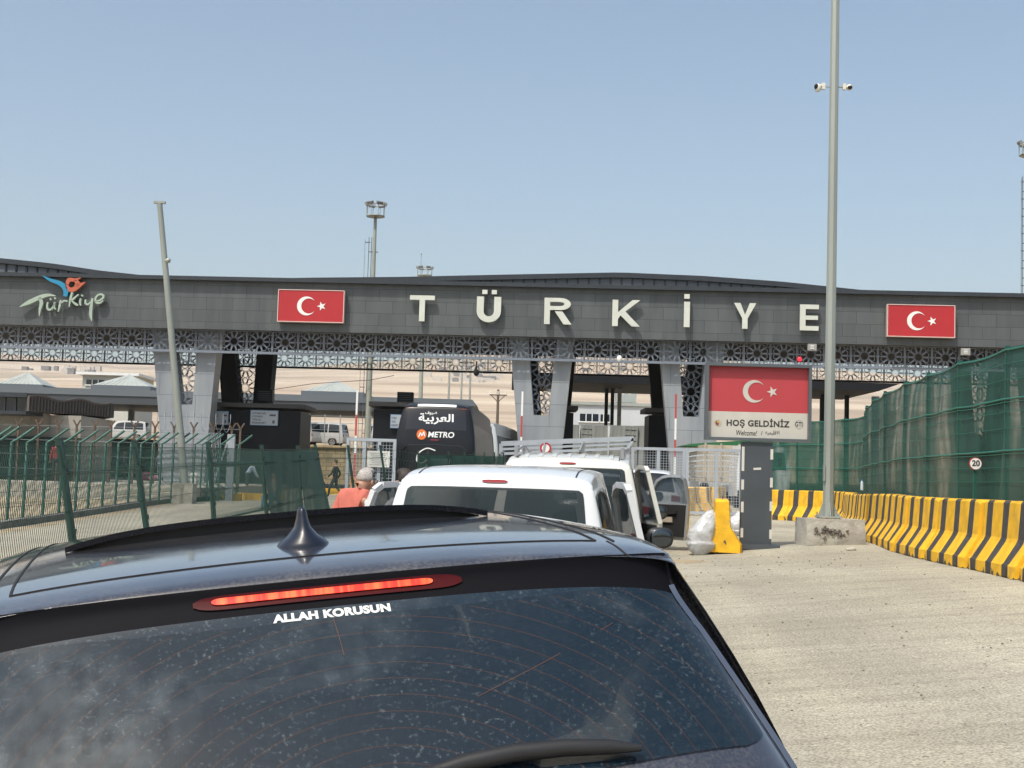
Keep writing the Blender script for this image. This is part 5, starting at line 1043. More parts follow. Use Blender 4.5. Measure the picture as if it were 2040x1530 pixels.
m = MB(); S.patch(m, lambda p, q: 9.66 + .46 * (.5 + (p - .5) * max(.1, 1 - abs(math.sin(q * math.pi / 2)) ** 30) ** .5), lambda p, q: math.sin(q * math.pi / 2) * .205 - .012, .009, 4, 60); m.build('led_strip', led_mat(), bl)
gt = lambda p, q: (5.52 + .36 * q * q) * (1 - p) + 9.0 * p
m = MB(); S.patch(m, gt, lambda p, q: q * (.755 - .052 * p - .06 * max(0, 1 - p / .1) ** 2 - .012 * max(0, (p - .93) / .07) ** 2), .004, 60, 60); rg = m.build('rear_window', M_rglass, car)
m = MB()
for pts in ([(8.75, -.005), (8.2, .0), (7.75, .003)], [(6.55, -.66), (6.4, -.5), (6.1, -.22)], [(7.95, .52), (7.3, .36), (6.85, .22)]): S.line(m, pts, .0013, .0048, .0006)
m.build('heating_wire', mat('heater_brown', (.07, .028, .016), .5), rg)
m = MB(); fit_text(m, 'ALLAH KORUSUN', (-.112, .104, 8.64, 8.905), lambda x, y, z: S.surf(y, x, .0052), offset=.055, space=1.06); m.build('sticker_text', mat('sticker_white', (.60, .61, .59), .5), rg)
for sg in (-1, 1):
    m = MB(); S.line(m, [(5.7 + (9.3 - 5.7) * k / 24, sg * (S.c(5.7 + 3.6 * k / 24)[2] - .022)) for k in range(25)], .012, .004, .01); m.build('window_trim', mat('trim_chrome_black', (.25, .27, .30), .14, coat=1, metal=1), car)
# cabin seen through the tinted glass
M_seat = mat('seat_fabric', (.035, .036, .04), .8); M_cab = mat('cabin_trim', (.03, .03, .032), .7)
m = MB(); S.patch(m, lambda p, q: 18.1 + 1.7 * p, lambda p, q: q * .61, .003, 10, 16); m.build('windscreen', mat('clear_windscreen', (.2, .25, .25), .03, alpha=.15), car)
m = MB(); m.box((0, 1.2, .42), (1.6, 3.6, .05)); m.box((0, .02, .98), (1.3, .9, .03)); m.box((0, 2.62, .86), (1.4, .5, .28)); m.build('cabin_floor', M_cab, car)
def rbox(m, c, h, n=4):
    m.ball(c, (1, 1, 1), 20, 12, fn=lambda p: Vector(tuple(h[i] * math.copysign(abs(p[i]) ** (2 / n), p[i]) for i in range(3))))
for u, v, zc, w_, hgt in ((-.4, 1.42, .86, .25, .36), (.4, 1.42, .86, .25, .36), (0, .56, .82, .62, .32)):
    m = MB(); rbox(m, (u, v, zc), (w_, .09, hgt)); m.build('seat', M_seat, car)
for u, v, zc in ((-.4, 1.40, 1.315), (.4, 1.40, 1.315), (-.43, .56, 1.21), (.43, .56, 1.21)):
    m = MB(); rbox(m, (u, v, zc), (.145, .055, .105), 3); m.tube([(u - .05, v, zc - .2), (u - .05, v, zc)], .008, 6); m.tube([(u + .05, v, zc - .2), (u + .05, v, zc)], .008, 6); m.build('headrest', M_seat, car)
m = MB(); m.tube([(-.40 + .19 * math.cos(a), 2.2 + .06 * math.sin(a), 1.02 + .18 * math.sin(a)) for a in [2 * math.pi * k / 24 for k in range(25)]], .016, 8); m.build('steering_wheel', M_cab, car)
# shark fin aerial
an = MB(); base = S.surf(13.72, -.01); ax = S.surf(14.6, -.01)
def fin(a, h):
    w = float(np.interp(h, [0, .1, .2, .3, .5, .73, .93, 1], [.056, .0525, .044, .032, .0175, .0118, .0088, .002])); L = float(np.interp(h, [0, .1, .3, .5, .8, .95, 1], [.12, .115, .09, .062, .034, .024, .006])); yb = -.02 * h
    return Vector((base.x + w * math.sin(a), base.y + .05 + yb + L * math.cos(a) * (1 if math.cos(a) > 0 else .52), base.z - .004 + .086 * h + .004 * (a * 0)))
an.grid(fin, [2 * math.pi * k / 40 for k in range(41)], [0, .05, .1, .15, .2, .25, .3, .4, .5, .62, .73, .84, .93, .97, 1]); af = an.build('roof_aerial', mat('aerial_navy', (.007, .010, .02), .3, coat=.3), car, recalc=True)
# raised glass sunroof panel
sr = MB()
def sunp(p, q): u = q * .515; z = S.surf(15 + .55 * 0, u * .98).z; v = .82 + .62 * p - .05 * (1 - q * q) * (1 - p); t = S.tv(v, 13, 18); zz = S.surf(t, u).z; lift = (.035 * (1 - .72 * abs(q) ** 4)) * (1 - p) ** 1.3 + .004; return u, v, zz, lift
sr.grid(lambda p, q: (lambda a: (a[0], a[1], a[2] + a[3]))(sunp(p, q)), [k / 12 for k in range(13)], [-1 + 2 * k / 30 for k in range(31)])
for q0, q1 in zip(np.linspace(-1, 1, 31)[:-1], np.linspace(-1, 1, 31)[1:]):
    a, b = sunp(0, q0), sunp(0, q1); sr.add([(a[0], a[1], a[2] + a[3]), (b[0], b[1], b[2] + b[3]), (b[0], b[1] + .004, b[2] + b[3] - .014), (a[0], a[1] + .004, a[2] + a[3] - .014)], [(0, 1, 2, 3)], 0, True)
sr.build('sunroof_glass', M_bgloss, car)
m = MB()
for k in range(40):
    q0, q1 = -.97 + 1.94 * k / 40, -.97 + 1.94 * (k + 1) / 40; a, b = sunp(.03, q0), sunp(.03, q1); m.add([(a[0], a[1] + .02, a[2] + a[3] - .014), (b[0], b[1] + .02, b[2] + b[3] - .014), (b[0], b[1] + .02, b[2] - .004), (a[0], a[1] + .02, a[2] - .004)], [(0, 1, 2, 3)])
m.build('sunroof_seal', M_plastic, car)
# rear wiper
wp = MB(); wp.tube([S.surf(t, u, .03) for t, u in ((4.7, -.06), (5.3, .0), (5.66, .06), (5.76, .12))], [.02, .016, .013, .012], 8); wi = wp.build('rear_wiper', M_plastic, car)
wp = MB(); pts = [(5.76, .10), (5.84, .17), (5.89, .25), (5.88, .34), (5.83, .42), (5.78, .475)]; wp.tube([S.surf(t, u, .022) for t, u in pts], [.012, .016, .016, .015, .013, .006], 8); wp.build('blade', M_plastic, wi)
TR = (12, 18.6)
for sg in (-1, 1):
    for v0, v1, s0, s1 in ((.42, .95, .06, 0), (1.0, 1.62, 0, 0), (1.68, 2.45, 0, -.2)): S.side_window('side_window', M_glass, car, v0, v1, 1.06, (12, 19.8), sg, .09, s0, s1)
    m = MB(); m.ball((sg * 1.06, 2.38, 1.12), (.11, .07, .08), 14, 10); m.bar((sg * .93, 2.4, 1.06), (sg * 1.02, 2.38, 1.09), .05); m.build('wing_mirror', M_navy, car)
    m = MB(); S.patch(m, lambda p, q: 2.3 + 1.5 * p, lambda p, q: sg * (.70 + .18 * q), .01, 6, 10); m.build('tail_light', M_tail, car)
m = MB(); S.patch(m, lambda p, q: 2.2 + .55 * p, lambda p, q: q * .26, .008, 3, 8); m.build('number_plate', M_plate, car)
wheels(car, .965, 3.3, .35, .36, .26)
# ------------------------------------------------------------------ white vans
VK = [(-.05, .30, .84, .10, 3), (-.09, .5, .86, .12, 3), (-.05, .75, .875, .10, 3), (0, .95, .875, .10, 3.4), (.03, 1.05, .865, .09, 3.6), (.09, 1.35, .82, .09, 3.6), (.16, 1.655, .755, .085, 3.4), (.20, 1.735, .735, .085, 3), (.30, 1.80, .72, .075, 2.6), (.75, 1.85, .725, .065, 2.6), (1.8, 1.87, .72, .065, 2.6), (2.6, 1.82, .69, .07, 2.6), (2.95, 1.73, .67, .08, 2.6), (3.5, 1.38, .72, .1, 3), (3.85, 1.12, .78, .12, 3), (4.0, 1.07, .82, .12, 3), (4.35, .95, .82, .16, 3), (4.45, .6, .86, .2, 3), (4.42, .3, .84, .2, 3)]
def door(parent, name, paint, sg, hu, hv, ang, L=1.06, zb=.36, belt=1.02, ztop=1.73, inner=None, mirror=True, mo=.18, mz=.12, quarter=0., tumble=.26, **props):
    """front door hinged at its front edge; local x runs from hinge to latch"""
    r = bpy.data.objects.new(name, None); COL.objects.link(r); r.parent = parent; r.location = (sg * hu, hv, 0); r.rotation_euler = (0, 0, math.pi * 1.5 + sg * ang)
    for k, v in props.items(): r[k] = v
    th_ = lambda z: -sg * tumble * max(0, z - belt)
    outl = [(0, zb + .04), (.06, zb), (L - .05, zb), (L, zb + .08), (L + .03, belt), (0, belt)]; y = sg * .035
    m = MB(); m.prism(outl, lambda x, z: (x, y + .03, z), lambda x, z: (x, y - .03, z)); m.build('door_panel', paint, r, recalc=True)
    if inner: m = MB(); m.prism([(.05, zb + .08), (L - .06, zb + .06), (L - .02, belt - .02), (.04, belt - .02)], lambda x, z: (x, y - sg * .032, z), lambda x, z: (x, y - sg * .07, z)); m.bar((.2, y - sg * .085, belt - .22), (L - .2, y - sg * .085, belt - .16), .09, .05); io = m.build('inner_trim', inner, r, recalc=True); m = MB(); m.box((L * .5, y - sg * .09, belt - .3), (.42, .03, .1)); m.build('door_pocket', mat('beige_trim', (.34, .29, .23), .7), r)
    m = MB(); fr = [(0.02 + quarter, belt), (.36 + quarter * .5, ztop - .1), (.5 + quarter * .4, ztop - .03), (.68 + quarter * .2, ztop), (L - .06, ztop - .01), (L, ztop - .06), (L + .03, belt)]
    for a, b in zip(fr, fr[1:]): m.bar((a[0], y + th_(a[1]), a[1]), (b[0], y + th_(b[1]), b[1]), .05, .055, up=(0, 1, 0))
    m.build('window_frame', paint, r); m = MB(); m.prism(fr, lambda x, z: (x, y + th_(z) + .004, z), lambda x, z: (x, y + th_(z) - .004, z)); m.build('window', mat('door_glass', (.10, .14, .17), .03, alpha=.6), r, recalc=True)
    if mirror: m = MB(); m.ball((.16, y + sg * mo, belt + mz), (.05, .125, .10), 20, 14, fn=lambda p: Vector((p.x, .125 * math.copysign(abs(p.y / .125) ** .7, p.y), .095 * math.copysign(abs(p.z / .1) ** .7, p.z)))); m.bar((.14, y, belt + .03), (.15, y + sg * mo, belt + mz - .04), .05); mr_ = m.build('mirror', M_plastic, r); m = MB(); m.ball((.205, y + sg * mo, belt + mz), (.008, .105, .08), 14, 10); m.build('mirror_glass', mat('mirror_glass', (.10, .115, .13), .05, metal=1), mr_)
    return r
def van(name, label, M, paint, keys=VK, gl=None, lowdetail=False, tail=True, doors=()):
    r = empty(name, label, 'van', M); s = Shell(keys, 1.0, .875); s.build('body', paint, r, nt=60 if lowdetail else 160, nu=20 if lowdetail else 48, skip=None if lowdetail else (lambda t, u: (4.3 < t < 6.05 and abs(u) < .62) or (12.3 < t < 13.75 and abs(u) < .57)))
    if not lowdetail:
        for u, v, zc, w_, hh in ((-.4, 2.1, .9, .24, .38), (.4, 2.1, .9, .24, .38), (0, 1.0, .88, .62, .34)): m = MB(); rbox(m, (u, v, zc), (w_, .09, hh)); m.build('seat', M_seat, r)
        for u, v, zc in ((-.4, 2.08, 1.38), (.4, 2.08, 1.38), (-.42, 1.0, 1.31), (.42, 1.0, 1.31)): m = MB(); rbox(m, (u, v, zc), (.14, .055, .11), 3); m.build('headrest', M_seat, r)
        m = MB(); m.box((0, 1.7, .45), (1.5, 3.4, .06)); m.box((0, 3.1, .9), (1.4, .6, .3)); m.build('cabin_floor', M_cab, r)
    m = MB(); s.patch(m, lambda p, q: 4.15 + 2.05 * p + .0 * q, lambda p, q: q * (.735 - .075 * p) * (1 - .04 * max(0, abs(p - .5) * 2 - .85) / .15), .004, 14, 24); rw_ = m.build('rear_window', gl or M_glass, r)
    m = MB(); s.patch(m, lambda p, q: 12.15 + 1.75 * p, lambda p, q: q * .62, .004, 10, 16); m.build('windscreen', M_glass if lowdetail else MATS['clear_windscreen'], r)
    for sg in (-1, 1):
        for v0, v1, a, b in ((.32, 1.18, .05, 0), (1.26, 2.02, 0, 0), (2.1, 3.05, 0, -.22)): s.side_window('side_window', M_glass, r, v0, v1, 1.05, (8, 13.8), sg, .1, a, b)
        m = MB(); s.patch(m, lambda p, q: 1.8 + 1.2 * p, lambda p, q: sg * (.805 + .05 * q), .008, 8, 6); m.build('tail_light', M_tail, r)
    m = MB(); s.patch(m, lambda p, q: 6.62 + .42 * (.5 + (p - .5) * (1 - abs(q) ** 6 * .7)), lambda p, q: q * .098, .012, 6, 16); m.build('brake_light', M_tail, r)
    if not lowdetail:
        m = MB(); s.patch(m, lambda p, q: .2 + 1.3 * p, lambda p, q: q * .84, .012, 8, 24); m.build('rear_bumper', M_plastic, r); m = MB(); s.patch(m, lambda p, q: 1.95 + .45 * p, lambda p, q: q * .26, .01, 3, 6); m.build('number_plate', M_plate, r)
        m = MB(); m.tube([s.surf(4.4, .04, .03), s.surf(4.45, .2, .03), s.surf(4.5, .42, .025)], .01, 6); m.build('rear_wiper', M_plastic, r)
        m = MB(); S_ = s; s.line(m, [(8 + 3.5 * k / 20, -.60) for k in range(21)], .012, .0, .006); s.line(m, [(8 + 3.5 * k / 20, .60) for k in range(21)], .012, .0, .006); m.build('roof_channel', M_plastic, r)
    wheels(r, .875, 3.5, .85, .31, .2); return r, s
VM1 = Matrix.Translation((-.13, 10.0, .10)) @ Matrix.Rotation(R(-7), 4, 'Z')
v1, s1 = van('white_van', 'near white van with both front doors open ahead of the dark car', VM1, M_wht, gl=M_glass2)
door(v1, 'front_door', M_wht, -1, .84, 2.62, R(33), ztop=1.68, quarter=.66, mirror=False, tumble=.42, inner=mat('grey_trim', (.30, .32, .33), .6), label='open white left front door'); door(v1, 'front_door', M_wht, 1, .85, 2.62, R(13), mo=.30, mz=.24, inner=M_plastic, label='open white right front door')
VM2 = Matrix.Translation((.66, 15.7, .325)) @ Matrix.Rotation(R(-5.5), 4, 'Z')
v2, s2 = van('white_van', 'second white van with roof bars and an open right door', VM2, M_wht2, gl=M_glass2)
door(v2, 'front_door', M_wht2, 1, .85, 2.62, R(12), inner=M_plastic, label='open white front door seen edge on')
for sg in (-1, 1):
    m = MB(); m.tube([(sg * .63, .42, 1.87), (sg * .63, 1.4, 1.945), (sg * .63, 2.4, 1.9)], .018, 8)
    for v in (.42, 1.4, 2.4): m.bar((sg * .63, v, 1.80), (sg * .63, v, 1.93), .04, .06)
    m.build('roof_bar', M_rim, v2)
m = MB()
for k in range(7): s2.line(m, [(8 + 3.2 * i / 14, -.5 + k / 6) for i in range(15)], .05, .006, .014)
m.build('roof_ribs', M_wht2, v2)
# silver car ahead with its door wide open
CK = [(-.05, .3, .84, .12, 3), (-.08, .55, .88, .15, 3), (0, .85, .88, .15, 3), (.03, .98, .84, .15, 3), (.2, 1.2, .74, .12, 3), (.4, 1.42, .64, .1, 2.6), (.62, 1.50, .60, .08, 2.4), (1.2, 1.54, .61, .07, 2.4), (1.9, 1.52, .60, .07, 2.4), (2.3, 1.42, .60, .08, 2.6), (2.9, 1.10, .66, .1, 3), (3.1, 1.02, .8, .12, 3), (3.8, .92, .82, .14, 3), (4.1, .7, .86, .2, 3), (4.12, .3, .84, .2, 3)]
def hatch(label, M, paint, name='silver_car'):
    r = empty(name, label, 'car', M); s = Shell(CK, .98, .89); s.build('body', paint, r, nt=80, nu=24)
    m = MB(); s.patch(m, lambda p, q: 3.3 + 1.9 * p, lambda p, q: q * (.72 - .11 * p), .004, 10, 16); m.build('rear_window', M_glass, r); m = MB(); s.patch(m, lambda p, q: 8.8 + 1.2 * p, lambda p, q: q * .56, .004, 8, 12); m.build('windscreen', M_glass, r)
    for sg in (-1, 1):
        for v0, v1, a, b in ((.5, 1.15, .1, 0), (1.22, 2.5, 0, -.25)): s.side_window('side_window', M_glass, r, v0, v1, 1.0, (4.5, 10), sg, .06, a, b)
        m = MB(); s.patch(m, lambda p, q: 1.9 + 1.0 * p, lambda p, q: sg * (.74 + .1 * q), .01, 6, 6); m.build('tail_light', M_tail, r)
    wheels(r, .89, 3.2, .7, .31, .2); return r
c3 = hatch('silver car beyond the second van with its right door wide open', Matrix.Translation((1.64, 23.6, gz(1.8, 25))) @ Matrix.Rotation(R(-2), 4, 'Z'), M_silver)
door(c3, 'front_door', M_silver, 1, .88, 2.5, R(48), L=1.0, belt=.98, ztop=1.50, zb=.3, inner=M_plastic, label='wide open silver front door showing its dark inner trim')
c4 = hatch('white car queuing in front of the silver car', Matrix.Translation((3.0, 30.5, gz(3, 31))) @ Matrix.Rotation(R(-8), 4, 'Z'), M_wht, 'white_car')
# ------------------------------------------------------------------ buses
M_graph = mat('graphite_paint', (.006, .007, .010), .35, coat=.15, spec=.3, var=.1, scale=.5); M_bw2 = mat('bus_white', (.75, .76, .76), .4)
BK = [(.05, .35, 1.16, .15, 4), (-.02, .9, 1.22, .16, 4), (0, 1.6, 1.26, .16, 4), (.02, 2.3, 1.27, .17, 4), (.10, 2.95, 1.20, .17, 3.6), (.2, 3.42, 1.10, .16, 3.4), (.28, 3.55, 1.04, .14, 3), (.5, 3.64, 1.0, .12, 3), (1.5, 3.70, 1.05, .1, 3), (6, 3.72, 1.1, .1, 3), (10.8, 3.70, 1.08, .1, 3), (11.6, 3.5, 1.06, .14, 3), (12.0, 2.9, 1.18, .18, 4), (12.2, 1.8, 1.24, .2, 4), (12.25, .8, 1.22, .2, 4), (12.2, .35, 1.18, .2, 4)]
def coach(label, M, paint, full):
    r = empty('coach', label, 'bus', M); s = Shell(BK, 1.6, 1.27, .3); s.build('body', paint, r, nt=100, nu=28)
    m = MB(); s.patch(m, lambda p, q: 3.72 + 1.32 * p, lambda p, q: q * (.98 - .06 * p), .006, 8, 20); wn = m.build('rear_window', M_bgloss, r)
    for sg in (-1, 1):
        m = MB(); m.grid(lambda v, z: s.sidept(v, z, sg, (7, 11.8), .006), [.9 + (11.2 - .9) * k / 24 for k in range(25)], [1.75 + (3.05 - 1.75) * k / 6 for k in range(7)]); m.build('side_window', mat('coach_side_glass', (.012, .014, .017), .25, spec=.2), r)
        m = MB(); s.patch(m, lambda p, q: .6 + .8 * p, lambda p, q: sg * (1.02 + .1 * q), .012, 6, 6); m.build('tail_light', M_tail, r)
        m = MB(); s.patch(m, lambda p, q: 5.25 + .14 * p, lambda p, q: sg * (.88 + .10 * q), .01, 3, 6); m.build('marker_lamp', mat('marker_amber', (.25, .05, .02), .3), r)
    m = MB(); s.patch(m, lambda p, q: 5.75 + .85 * p, lambda p, q: q * .62, .015, 4, 12); m.build('roof_hatch', M_bw2, r)
    if full:
        sf = lambda x, y, z: s.surf(y, x, .012); m = MB(); fit_text(m, '\ufe94\ufef4\ufe91\ufeae\ufecc\ufedf\ufe8d', (-.56, .56, 4.02, 4.70), sf, offset=.02); fit_text(m, '\ufed1\ufeee\ufef4\ufebf', (-.36, .02, 4.58, 4.9), sf, offset=.012); m.build('arabic_lettering', M_bw2, wn)
        m = MB(); fit_text(m, 'METRO', (-.235, .60, 3.36, 3.64), sf, offset=.02, shear=.12); m.build('lettering', M_bw2, r)
        m = MB(); ct, cu = 3.49, -.44; ring = [s.surf(ct + .25 * math.sin(a) , cu + .16 * math.cos(a), .012) for a in [2 * math.pi * k / 28 for k in range(28)]]; m.add(ring, [tuple(range(28))]); lg_ = m.build('logo_disc', mat('logo_orange', (.62, .13, .012), .4), r)
        m = MB(); s.line(m, [(3.36, cu - .09), (3.58, cu - .04), (3.42, cu + .01), (3.62, cu + .07), (3.40, cu + .10)], .03, .018, .004); m.build('logo_mark', M_bw2, lg_)
        m = MB(); s.patch(m, lambda p, q: 3.22 + .05 * p, lambda p, q: -.02 + q * .13, .014, 2, 8); m.build('brake_light', M_tail, r)
        m = MB(); s.line(m, [(2.2, -1.1), (2.75, -1.02), (2.98, -.85), (3.03, 0), (2.98, .85), (2.75, 1.02), (2.2, 1.1)], .03, .004, .02); s.line(m, [(.6, -1.1), (2.2, -1.1)], .03, .004, .02); m.build('engine_cover_seam', M_bgloss, r)
        m = MB()
        def cur(pts, w): 
            P_ = [(a[1], a[0], 0, 0, 0) for a in pts]; s.line(m, [tuple(catmull(P_, t_ / 6)[:2]) for t_ in range(6 * (len(pts) - 1) + 1)], w, .012, .004)
        cur([(.02, 2.75), (-.25, 2.85), (-.52, 2.6), (-.55, 2.25), (-.35, 2.2), (-.2, 2.4), (-.22, 2.1), (-.5, 1.75), (-.62, 1.8)], .035)
        fit_text(m, 'remium', (-.12, .5, 2.15, 2.5), sf, shear=.3, offset=.0)
        cur([(.35, 1.15), (.1, 1.5), (.22, 1.95), (.48, 1.9), (.5, 1.4), (.3, 1.1)], .05); cur([(-.25, 1.2), (-.45, 1.5), (-.62, 1.25)], .05); cur([(-.05, 1.6), (.2, 2.0), (.5, 2.05)], .03); m.build('script_lettering', M_bw2, r)
        m = MB(); s.patch(m, lambda p, q: .55 + .3 * p, lambda p, q: q * .27, .012, 3, 6); m.build('number_plate', M_plate, r)
    wheels(r, 1.27, 9.3, 3.0, .5, .3); return r
coach('dark coach with white lettering seen from behind', Matrix.Translation((P(866, 900, 43).x, 43, .56)) @ Matrix.Rotation(R(-2.5), 4, 'Z'), M_graph, True)
coach('pale silver coach mostly hidden ahead of the dark coach', Matrix.Translation((P(940, 880, 66).x, 66, .95)) @ Matrix.Rotation(R(-6), 4, 'Z'), mat('coach_silver', (.4, .43, .44), .3, coat=.5), False)
# parked vehicles on the upper road and in the yards
lv, ls = van('parked_van', 'white parked van on the upper road behind the stone wall, first from the left', Matrix.Identity(4), mat('dusty_white_paint', (.42, .43, .43), .4, var=.08, scale=2), lowdetail=True)
spots = [(632, 104, 68), (690, 105, 80), (735, 106, -75), (600, 108, 100), (560, 106, 85)]
for i, (px, Y, a) in enumerate(sorted(spots)):
    X = P(px, 870, Y).x; M = Matrix.Translation((X, Y, ground_z(X, Y) - .05)) @ Matrix.Rotation(R(a), 4, 'Z')
    lb = 'white parked van on the upper road behind the stone wall, %s from the left' % ORD[i]
    if i == 0: lv.matrix_world = M; lv['label'] = lb
    else: dup(lv, M, lb)
    lv['group'] = 'parked vans on the upper road'
for o in bpy.data.objects:
    if o.name.startswith('parked_van'): o['group'] = 'parked vans on the upper road'
for i, (px, Y, a, z) in enumerate(((185, 126, 95, None), (240, 130, 82, None), (296, 126, 92, None), (965, 112, -60, None), (1003, 104, 75, None), (1015, 118, 60, None), (985, 126, 90, None))):
    X = P(px, 870, Y).x; o = dup(lv, Matrix.Translation((X, Y, ground_z(X, Y) if z is None else z)) @ Matrix.Rotation(R(a), 4, 'Z'), ['white van parked behind the razor wire, left of three', 'white van parked behind the razor wire, middle of three', 'white van parked behind the razor wire, right of three', 'white van in the far yard right of the coach, nearest the coach', 'white van in the far yard beside the middle pillar', 'white van in the far yard behind the middle pillar', 'white van farthest back in the yard right of the coach'][i]); o['group'] = 'parked vans behind the razor wire' if i < 3 else 'vans in the far yard'
# lorry behind the mesh gate
tr = empty('lorry', 'tan slatted lorry with white cab behind the mesh gate left of the welcome sign', 'lorry', on(P(1455, 960, 60).x, 60)); M_tan = mat('lorry_tan', (.42, .36, .27), .8, var=.15, scale=3); x0 = -1.0; m = MB()
m.box((0, 3, 1.15), (2.3, 5.5, .2))
for k in range(6): m.box((0, .25, 1.4 + k * .24), (2.3, .06, .17)); m.box((-1.15, 3, 1.4 + k * .24), (.06, 5.5, .17)); m.box((1.15, 3, 1.4 + k * .24), (.06, 5.5, .17))
for x in (-1.1, -.4, .4, 1.1): m.box((x, .2, 2.0), (.08, .08, 1.5))
m.build('cargo_bed', M_tan, tr); m = MB(); m.prism([(6, .6), (7.9, .6), (7.9, 1.6), (7.6, 2.7), (6, 2.75)], lambda y, z: (-1.15, y, z), lambda y, z: (1.15, y, z)); m.build('cab', M_wht, tr, recalc=True)
for x in (-1, 1):
    for y in (1.4, 6.8): m = MB(); m.tube([(x * 1.1, y, .5), (x * .8, y, .5)], .5, 20); m.build('wheel', M_tyre, tr)
tp_ = MB(); tp_.prism([(-1.6, 0), (1.6, 0), (1.5, .35), (-1.2, .1)], lambda x, z: (x, 0, z), lambda x, z: (x, 3, z)); o = tp_.build('green_awning', mat('awning_green', (.02, .13, .05), .7), recalc=True); o.location = P(1428, 890, 62); tag(o, 'green awning just above the mesh gate left of the welcome sign', 'awning')
pw2 = empty('white_lorry', 'white lorry cab half hidden behind the welcome sign pillar', 'lorry', on(P(1520, 960, 56).x, 56)); m = MB(); m.prism([(-1.1, .5), (1.1, .5), (1.1, 1.6), (.95, 2.6), (-.95, 2.6), (-1.1, 1.6)], lambda x, z: (x, 0, z), lambda x, z: (x, 2, z)); m.build('cab', M_wht, pw2, recalc=True); m = MB(); m.prism([(-.95, 1.65), (.95, 1.65), (.85, 2.35), (-.85, 2.35)], lambda x, z: (x, -.02, z), lambda x, z: (x, -.01, z)); m.build('windscreen', M_glass, pw2, recalc=True); m = MB(); m.box((0, -.05, .6), (2.1, .2, .3)); m.build('bumper', M_plastic, pw2)
for sg in (-1, 1): m = MB(); m.tube([(sg * 1.05, .8, .45), (sg * .7, .8, .45)], .45, 18); m.build('wheel', M_tyre, pw2)
